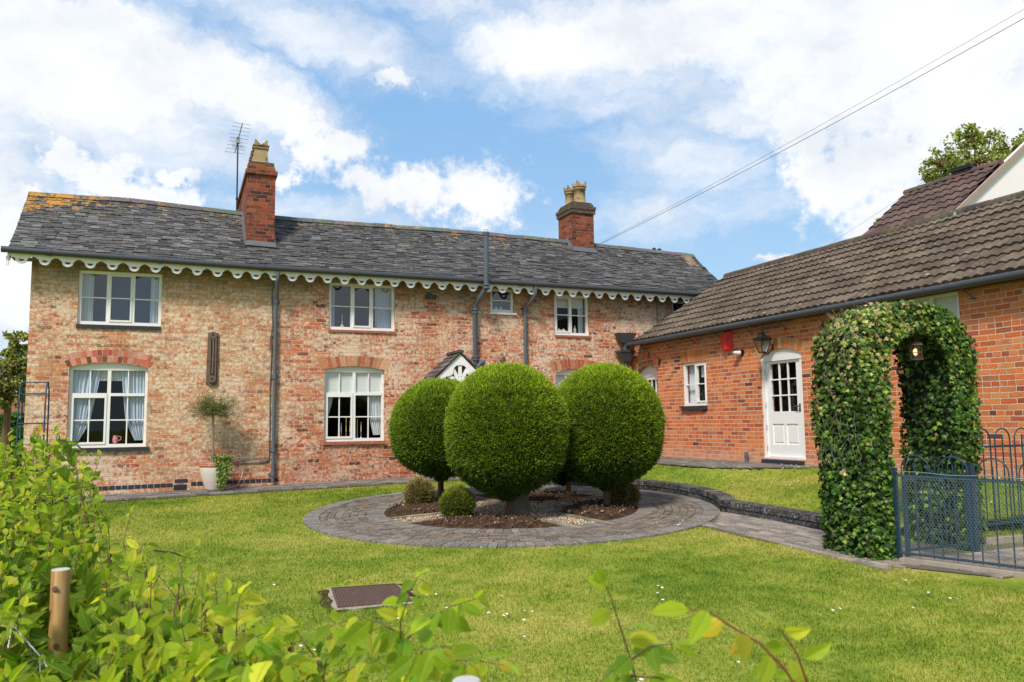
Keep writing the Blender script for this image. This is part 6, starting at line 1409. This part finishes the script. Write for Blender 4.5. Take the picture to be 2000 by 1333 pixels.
# overhead lines
def wires():
    a = on(1168, 477, 1, 18.3)
    for (pa, pb, r, lb) in ((a, dep(2120, -52, 13), .0035, 'upper overhead cable from the right chimney to the top right corner'), (a-np.array((0, 0, .03)), dep(2120, -32, 13), .006, 'lower, thicker overhead cable from the right chimney to the top right corner'),
                            (dep(1560, 515, 30), dep(1960, 245, 30), .005, 'faint overhead cable rising behind the wing roof')):
        mb = MB(); pts = [pa+(pb-pa)*t-np.array((0, 0, .10*4*t*(1-t))) for t in np.linspace(0, 1, 24)]; mb.tube(pts, r, 5); tag(mb.build('overhead_cable', M['cable']), lb, 'cable')
wires()

# ------------------------------------------------------------------ HORNBEAM HEDGE in front
def leaf_template(rows=7, fold=.07, droop=.16):
    tv, uv = [], []
    for j in range(rows+1):
        t = j/rows; w = .255*math.sin(PI*t**.80)**.85*(1-.12*t) if 0 < j < rows else .004
        ser = (.012 if j % 2 else -.008) if 0 < j < rows else 0
        for s in (-1, 0, 1): tv.append((s*(w+ser), t, (abs(s)*fold*math.sin(PI*t))-droop*t*t)); uv.append((.5+s*w*1.7, t))
    tf = []
    for j in range(rows):
        for s in (0, 1): a = j*3+s; tf.append((a, a+1, a+4, a+3))
    return tv, tf, uv
LT = leaf_template()
def shoot(mb, pts, leaves, g, r0=.0035, step=.030, size=.055, droop=.3, dens=1.0, tipbright=True, first=.05):
    """a twig along pts (root to tip) with alternate leaves; appends (pos, axis, normal, size, brightness)"""
    pts = [np.array(p, float) for p in pts]; L = [0]
    for a, b in zip(pts, pts[1:]): L.append(L[-1]+np.linalg.norm(b-a))
    mb.tube(pts, list(np.linspace(r0, r0*.35, len(pts))), 6)
    s = first*L[-1]; k = 0
    while s < L[-1]:
        i = max(j for j in range(len(pts)-1) if L[j] <= s); f = (s-L[i])/(L[i+1]-L[i]+1e-9); p = pts[i]*(1-f)+pts[i+1]*f; t = norm((pts[i+1]-pts[i])[None])[0]
        sd = np.cross(t, (0, 0, 1.)); sd = sd/np.linalg.norm(sd) if np.linalg.norm(sd) > .15 else norm(g.normal(size=(1, 3))*np.array([(1, 1, 0)]))[0]
        an = g.random()*6.28 if abs(t[2]) > .75 else g.normal()*.35; sd = sd*math.cos(an)+np.cross(t, sd)*math.sin(an)
        if k % 2: sd = -sd
        ax = sd*.85+t*.55+np.array((0, 0, -droop*(.4+g.random())))+g.normal(size=3)*.15; frac = s/L[-1]
        if g.random() < dens: leaves.append((p+sd*.006, ax, np.array((-.22, -.55, .55))+t*.1+g.normal(size=3)*.36, size*(.65+.5*g.random())*(1 if frac < .85 else .7), frac))
        s += step*(.7+.6*g.random()); k += 1
    leaves.append((pts[-1], t+g.normal(size=3)*.3, np.array((0, 0, 1.))+g.normal(size=3)*.4, size*.65, 1.2))
def place_leaves(leaves, parent, g, shade=1.0, warm=.0, name='foliage', yellow=.25):
    def blocks(l):                                # keep the post face clear
        v = l[0]-CAM; z = v@fwd; X = 1000+F*(v@rt)/z; Y = 666.5-F*(v@up)/z; return z < 2.35 and 66 < X < 166 and 1060 < Y < 1292
    leaves = [l for l in leaves if not blocks(l)]
    P = np.array([l[0] for l in leaves]); A = np.array([l[1] for l in leaves]); N = np.array([l[2] for l in leaves]); S = np.array([l[3] for l in leaves]); Fr = np.array([l[4] for l in leaves]); n = len(P)
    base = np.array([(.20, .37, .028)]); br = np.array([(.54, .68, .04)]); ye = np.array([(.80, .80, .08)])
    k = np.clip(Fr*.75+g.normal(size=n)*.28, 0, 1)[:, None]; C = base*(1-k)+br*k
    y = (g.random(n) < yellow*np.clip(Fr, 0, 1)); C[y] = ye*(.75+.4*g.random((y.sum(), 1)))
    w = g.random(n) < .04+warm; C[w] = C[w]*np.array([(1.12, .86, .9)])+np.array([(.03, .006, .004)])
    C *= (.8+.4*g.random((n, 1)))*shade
    tv, tf, uv = LT
    return scatter(name, tv, tf, P, basis(A, N), np.stack([S*(.85+.3*g.random(n)), S, S*(.5+1.2*g.random(n))], 1), C, M['horn'], parent, tuv=uv)
def hedge():
    g = np.random.default_rng(99)
    Hh = thing('hornbeam_hedge', (-1.3, 2.2, 0), 'fresh green hornbeam hedge filling the bottom left corner around the wooden post', 'hedge')
    topx = [-260, 0, 40, 100, 150, 165, 178, 190, 230, 300, 360, 410, 440, 500, 600, 660]
    topy = [850, 848, 838, 834, 846, 872, 925, 985, 1045, 1068, 1085, 1098, 1130, 1180, 1228, 1240]
    mb = MB(); leaves = []; n = 0
    def depth_at(py, px): return float(np.interp(py, [830, 900, 1000, 1100, 1200, 1333, 1420], [4.1, 3.6, 2.95, 2.35, 1.85, 1.45, 1.3]))*(1+.0*px)
    deep = []
    for k in range(1500):
        py0 = 840+ (1440-840)*g.random()**1.05; px = -260+ (700+260)*g.random()**1.15; ty = np.interp(px, topx, topy)
        if py0 < ty+(6 if px < 200 else 12): continue
        if px > 430 and g.random() < .72*min(1, (px-430)/120): continue
        if px > 190 and py0 < 1225 and g.random() < .66: continue
        t = depth_at(py0, px)*(1+.06*g.normal()); t = max(t, 2.5) if (50 < px < 190 and py0 > 1070 and py0 < 1330) else t; tip = dep(px, py0, t); L = .22+.22*g.random(); lean = g.normal(size=3)*.22; dv = norm(np.array([(lean[0]+.05, lean[1]-.12, .8+.2*g.random())]))[0]
        p0 = tip-dv*L; p1 = tip-dv*L*.5+g.normal(size=3)*.02
        sz = (.040+.020*g.random()) if px < 200 else (.048+.026*g.random()); shoot(mb, [p0, p1, tip], leaves, g, .0022, .030, sz, .45)
    # taller single sprays that stand clear of the mass
    for (pts, sz) in (([(300, 1230), (262, 1120), (240, 1060), (256, 1003)], 0.051), ([(150, 1010), (160, 950), (185, 925), (196, 890)], 0.054), ([(230, 1240), (205, 1140), (190, 1060)], 0.060), ([(375, 1300), (362, 1180), (352, 1100), (385, 1068)], 0.056), ([(250, 1290), (247, 1200), (258, 1110), (280, 1062), (300, 1066)], 0.056), ([(150, 870), (168, 884), (186, 888)], .03), ([(300, 1075), (340, 1080), (365, 1090)], .035)):
        t = depth_at(pts[-1][1], 0)*.93; shoot(mb, [dep(x, y, t*(1+.02*i)) for i, (x, y) in enumerate(pts)], leaves, g, .0032, .028, sz, .3, first=.3)
    # main stems down to the ground
    for k in range(70):
        px = -240+ (640+240)*g.random(); ty = np.interp(px, topx, topy)+40+120*g.random(); t = depth_at(ty, px)*1.03; tp = dep(px, ty, t); bp = np.array((tp[0]+g.normal()*.1, tp[1]+g.normal()*.1, .0)); m1 = (tp*.5+bp*.5)+g.normal(size=3)*.05; mb.tube([bp, m1, tp], [.012, .008, .004], 6, False)
    mb.build('stem', M['stem'], Hh)
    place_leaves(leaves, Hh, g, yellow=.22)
    # shaded inner leaves
    inner = []
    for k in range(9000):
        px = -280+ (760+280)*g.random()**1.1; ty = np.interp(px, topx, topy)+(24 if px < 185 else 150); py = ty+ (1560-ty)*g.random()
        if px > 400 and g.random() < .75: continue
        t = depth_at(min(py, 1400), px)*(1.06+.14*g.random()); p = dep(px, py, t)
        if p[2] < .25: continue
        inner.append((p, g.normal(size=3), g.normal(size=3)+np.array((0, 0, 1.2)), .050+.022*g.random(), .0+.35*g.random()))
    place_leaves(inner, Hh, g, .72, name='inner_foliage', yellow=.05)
    # ---- separate sprays along the front fence
    def spray(name, lines, sz, lb, red=False, warm=0., yellow=.35, droop=.3, step=.026, st=.0024):
        b = dep(lines[0][0][0], lines[0][0][1], lines[0][0][2]); T = thing(name, (b[0], b[1], .0), lb, 'shrub shoot', 'hornbeam shoots in front of the lawn'); m = MB(); lv = []
        for ln in lines:
            pts = [dep(*q) for q in ln]
            if ln[0][1] > 1320: pts = [np.array((pts[0][0], pts[0][1]+.02, .0)), pts[0]]+pts[1:]; f = .72
            else: f = .1
            shoot(m, pts, lv, g, st*.7, step*.62, sz*1.02, droop, first=f if f == .1 else max(.1, 1-(.05+sum(np.linalg.norm(pts[i+1]-pts[i]) for i in range(1, len(pts)-1)))/sum(np.linalg.norm(pts[i+1]-pts[i]) for i in range(len(pts)-1))))
        m.build('stem', M['stemred' if red else 'stem'], T); place_leaves(lv, T, g, 1.05, warm, yellow=yellow)
    spray('hornbeam_shoot', [[(790, 1400, 1.25), (783, 1290, 1.22), (782, 1215, 1.2), (800, 1160, 1.17), (815, 1128, 1.15)], [(783, 1260, 1.22), (830, 1215, 1.2), (880, 1185, 1.16), (930, 1170, 1.12)], [(783, 1240, 1.2), (740, 1215, 1.22), (700, 1205, 1.25)], [(785, 1300, 1.2), (860, 1290, 1.12), (930, 1290, 1.08), (985, 1300, 1.05)], [(785, 1310, 1.2), (830, 1270, 1.1), (880, 1262, 1.05)]], .050, 'drooping bright green hornbeam shoot left of the white-topped stake', droop=.85)
    spray('hornbeam_shoot', [[(640, 1420, 1.45), (632, 1330, 1.42), (640, 1270, 1.4), (655, 1215, 1.37)], [(636, 1290, 1.4), (700, 1240, 1.38), (745, 1225, 1.36), (790, 1222, 1.34)], [(634, 1310, 1.4), (590, 1250, 1.42), (575, 1225, 1.42)], [(636, 1330, 1.4), (700, 1300, 1.35), (740, 1290, 1.3)]], .048, 'leafy green hornbeam shoot between the hedge and the drooping shoot', droop=.7, step=.02)
    spray('hornbeam_shoot', [[(500, 1440, 1.5), (468, 1320, 1.48), (462, 1240, 1.46), (463, 1190, 1.44), (470, 1160, 1.42)], [(463, 1260, 1.45), (510, 1240, 1.4), (548, 1228, 1.38)], [(465, 1300, 1.45), (430, 1260, 1.46), (405, 1255, 1.46)], [(465, 1310, 1.43), (530, 1290, 1.38), (585, 1300, 1.36)]], .062, 'large-leaved hornbeam shoot with one upright yellow leaf beside the hedge', droop=.45, step=.022, yellow=.45)
    spray('hornbeam_shoot', [[(1262, 1400, 1.05), (1232, 1290, 1.03), (1210, 1220, 1.01), (1193, 1165, 1.0), (1180, 1140, .98)], [(1232, 1290, 1.03), (1270, 1262, 1.0), (1315, 1258, .98)], [(1225, 1320, 1.03), (1290, 1325, 1.0), (1330, 1345, .98)], [(1228, 1300, 1.03), (1195, 1310, 1.02), (1170, 1335, 1.0)]], .056, 'sparse blurred hornbeam shoot at the bottom centre with a few drooping leaves', droop=.6, step=.040, yellow=.2)
    spray('hornbeam_shoot', [[(1590, 1400, .95), (1535, 1310, .93), (1485, 1258, .92), (1430, 1225, .91), (1385, 1195, .90), (1345, 1192, .90)]], .066, 'arching red-stemmed hornbeam shoot at the bottom right of centre', True, .35, .3, .65, .034, .0030)
    spray('hornbeam_shoot', [[(1600, 1420, .97), (1575, 1330, .95), (1558, 1280, .94), (1542, 1255, .93), (1520, 1225, .92)]], .052, 'short red-tipped hornbeam shoot rightmost along the bottom', True, .3, .3, .4, .038, .0028)
    # stakes
    def stake(px, py, t, w_px, lb, zlow=0.):
        c = dep(px, py, t); r = w_px/F*t/2; P = thing('wooden_stake', (c[0], c[1], 0), lb, 'post'); mb = MB(); mb.smooth = True
        n = 22; vs = []; zs = np.linspace(zlow, c[2], 26)
        for z in zs:
            for k in range(n):
                a = 2*PI*k/n; kn = sum(.004*math.exp(-((z-zk)**2/.0006+((a-ak+PI) % (2*PI)-PI)**2/.09)) for zk, ak in ((c[2]-.045, -1.9), (c[2]-.19, -1.6), (c[2]-.5, 1.0)))
                vs.append((c[0]+(r+kn)*math.cos(a), c[1]+(r+kn)*math.sin(a), z))
        mb.add(vs, [(j*n+k, j*n+(k+1) % n, (j+1)*n+(k+1) % n, (j+1)*n+k) for j in range(len(zs)-1) for k in range(n)]); mb.build('shaft', M['post'], P)
        e = MB(); e.add([(c[0]+r*math.cos(2*PI*k/n)*q, c[1]+r*math.sin(2*PI*k/n)*q, c[2]+dz) for q, dz in ((1, 0), (.9, .002)) for k in range(n)], [(k, (k+1) % n, n+(k+1) % n, n+k) for k in range(n)]+[tuple(range(n, 2*n))]); e.build('end_grain', M['postend'], P)
        for zk, ak in ((c[2]-.045, -1.9), (c[2]-.19, -1.6)):
            k_ = MB(); q = Vector((math.cos(ak), math.sin(ak), 0)); b = Vector((c[0], c[1], zk))+q*(r+.0035); s_ = q.cross(Vector((0, 0, 1))); m = 14
            k_.add([b+q*.001+s_*.008*math.cos(2*PI*i/m)+Vector((0, 0, .008*math.sin(2*PI*i/m))) for i in range(m)]+[b+q*.0022+s_*.0045*math.cos(2*PI*i/m)+Vector((0, 0, .0045*math.sin(2*PI*i/m))) for i in range(m)], [(i, (i+1) % m, m+(i+1) % m, m+i) for i in range(m)]+[tuple(range(m, 2*m))]); k_.build('knot', M['stem'], P)
    stake(119, 1113, 2.15, 34, 'round sawn wooden post with two knots standing in the hedge'); stake(911, 1331, 1.0, 56, 'pale flat top of a wooden stake at the bottom edge')
    # netting wire seen through the hedge
    mb = MB(); T = thing('wire_netting', (-1.0, 1.6, 0), 'loose twisted wire netting half buried in the hedge at the lower left', 'netting')
    for (a, b, tt) in (((-20, 1195), (30, 1228), 1.75), ((30, 1228), (85, 1290), 1.7), ((85, 1290), (130, 1380), 1.62), ((-20, 1285), (12, 1300), 1.6), ((12, 1300), (8, 1400), 1.6), ((0, 1203), (22, 1230), 1.75), ((22, 1230), (10, 1300), 1.7), ((78, 1290), (80, 1400), 1.6)):
        p, q = dep(*a, tt), dep(*b, tt*.98); m = [p+(q-p)*s+np.array((.002*math.sin(s*40), 0, .002*math.cos(s*40))) for s in np.linspace(0, 1, 14)]; mb.tube(m, .0016, 5)
    mb.build('wire', M['steel'], T)
hedge()

# ------------------------------------------------------------------ SKY, SUN, CAMERA
def sky():
    w = bpy.data.worlds.new('World'); scene.world = w; w.use_nodes = True; nt = w.node_tree; nt.nodes.clear()
    T = NT.__new__(NT); T.t = nt
    SUN_EL, SUN_AZ = math.radians(50), math.radians(-136)      # azimuth from +Y towards +X
    sk = nt.nodes.new('ShaderNodeTexSky'); sk.sky_type = 'NISHITA'; sk.sun_disc = False; sk.sun_elevation = SUN_EL; sk.sun_rotation = SUN_AZ
    sk.air_density = 1.0; sk.dust_density = .6; sk.ozone_density = 1.6; sk.altitude = 60
    co = T.coord('Generated'); sx = T.n('ShaderNodeSeparateXYZ'); T.link(co, sx.inputs[0])
    az = T.math('ARCTAN2', sx.outputs[0], sx.outputs[1]); el = T.math('ARCSINE', sx.outputs[2])
    def ae(px, py): d = ray(px, py); d = d/np.linalg.norm(d); return math.atan2(d[0], d[1]), math.asin(d[2])
    cb = T.n('ShaderNodeCombineXYZ'); T.link(az, cb.inputs[0]); T.link(el, cb.inputs[1])
    P0 = cb.outputs[0]
    wr = T.noise(P0, 22, 6, .65, out=1); wv = T.n('ShaderNodeVectorMath', operation='MULTIPLY_ADD'); T.link(wr, wv.inputs[0]); wv.inputs[1].default_value = (.075, .055, 0); T.link(P0, wv.inputs[2])
    wo = T.n('ShaderNodeVectorMath', operation='SUBTRACT'); T.link(wv.outputs[0], wo.inputs[0]); wo.inputs[1].default_value = (.0375, .0275, 0); Pw = wo.outputs[0]
    n1 = T.noise(P0, 26, 8, .62); n2 = T.noise(P0, 75, 6, .62)
    def blob(px, py, rx, ry, rot=0, vec=None):
        a, e = ae(px, py); s = T.n('ShaderNodeVectorMath', operation='SUBTRACT'); T.link(vec or Pw, s.inputs[0]); s.inputs[1].default_value = (a, e, 0); v = s.outputs[0]
        if rot: r = T.n('ShaderNodeVectorRotate', rotation_type='Z_AXIS'); T.link(v, r.inputs[0]); r.inputs['Angle'].default_value = rot; v = r.outputs[0]
        v = T.scale(v, (1590/rx, 1590/ry, 0)); l = T.n('ShaderNodeVectorMath', operation='LENGTH'); T.link(v, l.inputs[0]); return T.math('SUBTRACT', 1, l.outputs['Value'])
    def union(bl):
        m = bl[0]
        for b in bl[1:]: mm = T.n('ShaderNodeMath', operation='SMOOTH_MAX'); T.link(m, mm.inputs[0]); T.link(b, mm.inputs[1]); mm.inputs[2].default_value = .15; m = mm.outputs[0]
        return m
    # puffy cumulus with crisp tops
    cum = union([blob(592, 248, 62, 75), blob(640, 288, 105, 62), blob(800, 372, 135, 52, -.1), blob(930, 385, 125, 78), blob(720, 360, 75, 34), blob(775, 157, 60, 30), blob(215, 345, 100, 50, -.25), blob(300, 385, 120, 30), blob(345, 345, 55, 20), blob(120, 310, 60, 50), blob(560, 345, 30, 22),
                 blob(1720, 330, 210, 110), blob(1560, 250, 90, 90, .3), blob(1890, 200, 260, 180), blob(1640, 370, 120, 70), blob(1850, 400, 260, 90), blob(1515, 507, 36, 10), blob(60, 520, 210, 190)])
    mc = T.step(T.math('ADD', cum, T.math('ADD', T.math('MULTIPLY', T.math('SUBTRACT', n1, .5), 2.0), T.math('MULTIPLY', T.math('SUBTRACT', n2, .5), .7))), -.08, .58)
    # broad soft sheets
    ns = T.noise(T.scale(Pw, (1, 2.3, 1)), 7, 7, .62)
    sh = union([blob(150, 150, 400, 150, .15), blob(-150, 330, 250, 230), blob(400, 150, 300, 80, .2), blob(1350, 60, 480, 110), blob(1080, 90, 200, 90), blob(1750, 90, 460, 170), blob(120, 30, 300, 60), blob(2250, 300, 460, 500), blob(1000, -420, 1500, 420)])
    ms = T.step(T.math('ADD', sh, T.math('MULTIPLY', T.math('SUBTRACT', ns, .5), 1.5)), -.25, .62)
    # thin streaks everywhere
    nw = T.noise(T.scale(Pw, (1, 2.6, 1)), 5, 8, .66); wz = union([blob(1330, 330, 260, 130, .3), blob(620, 60, 480, 100, .2), blob(420, 290, 320, 90, .1), blob(1300, 150, 420, 110), blob(600, 410, 260, 60), blob(1250, 420, 300, 90)])
    mw = T.math('MULTIPLY', T.step(T.math('ADD', wz, T.math('MULTIPLY', T.math('SUBTRACT', nw, .5), 2.3)), .0, 1.15), .82)
    mg = T.math('MULTIPLY', T.step(nw, .52, .82), .35)
    # clouds over the rest of the sky (behind the viewer)
    fx = T.noise(co, 2.2, 7, .6); rest = T.step(T.math('ABSOLUTE', T.math('SUBTRACT', az, YAW)), 1.0, 1.3); rm = T.math('MULTIPLY', rest, T.step(fx, .38, .58))
    m = T.math('MAXIMUM', mc, ms); m = T.math('MAXIMUM', m, mw); m = T.math('MAXIMUM', m, mg); m = T.math('MAXIMUM', m, rm)
    shade = T.math('ADD', T.math('MULTIPLY', T.noise(T.scale(Pw, (1, 1.5, 1)), 6, 5, .6), .9), T.math('MULTIPLY', T.math('SUBTRACT', 1, m), .1))
    cc = T.mix(T.step(shade, .38, .66), (10.0, 10.2, 10.6), (7.9, 8.4, 9.2))
    cc = T.mix(rest, cc, (5.2, 5.4, 5.8))
    hz = T.step(el, .42, .0)
    blue = T.mix(1, sk.outputs[0], (1.62, 1.60, 1.42), 'MULTIPLY'); tgt = T.mix(hz, (2.9, 5.6, 9.5), (4.6, 7.1, 9.8)); blue = T.mix(.75, blue, tgt)
    c = T.mix(m, blue, cc)
    bg = nt.nodes.new('ShaderNodeBackground'); T.link(c, bg.inputs[0]); bg.inputs[1].default_value = .1
    o = nt.nodes.new('ShaderNodeOutputWorld'); T.link(bg.outputs[0], o.inputs[0])
    w.cycles.sampling_method = 'MANUAL'; w.cycles.sample_map_resolution = 512
    s = bpy.data.lights.new('sun', 'SUN'); s.energy = 3.9; s.angle = math.radians(12); s.color = (1, .93, .82); so = bpy.data.objects.new('sun', s); col.objects.link(so)
    d = Vector((math.sin(SUN_AZ)*math.cos(SUN_EL), math.cos(SUN_AZ)*math.cos(SUN_EL), math.sin(SUN_EL))); so.rotation_euler = d.to_track_quat('Z', 'Y').to_euler(); so.location = (0, 0, 20)
sky()
cd = bpy.data.cameras.new('camera'); cam = bpy.data.objects.new('camera', cd); col.objects.link(cam); scene.camera = cam
cd.sensor_width = 36; cd.lens = F*36/2000; cd.clip_start = .05; cd.clip_end = 2000
cam.matrix_world = Matrix(((rt[0], up[0], -fwd[0], CAM[0]), (rt[1], up[1], -fwd[1], CAM[1]), (rt[2], up[2], -fwd[2], CAM[2]), (0, 0, 0, 1)))
cd.dof.use_dof = True; cd.dof.focus_distance = 12; cd.dof.aperture_fstop = 9
scene.view_settings.view_transform = 'Standard'; scene.view_settings.look = 'None'; scene.view_settings.exposure = 0; scene.view_settings.gamma = 1
scene.cycles.max_bounces = 8; scene.cycles.transparent_max_bounces = 16; scene.cycles.caustics_reflective = False; scene.cycles.caustics_refractive = False
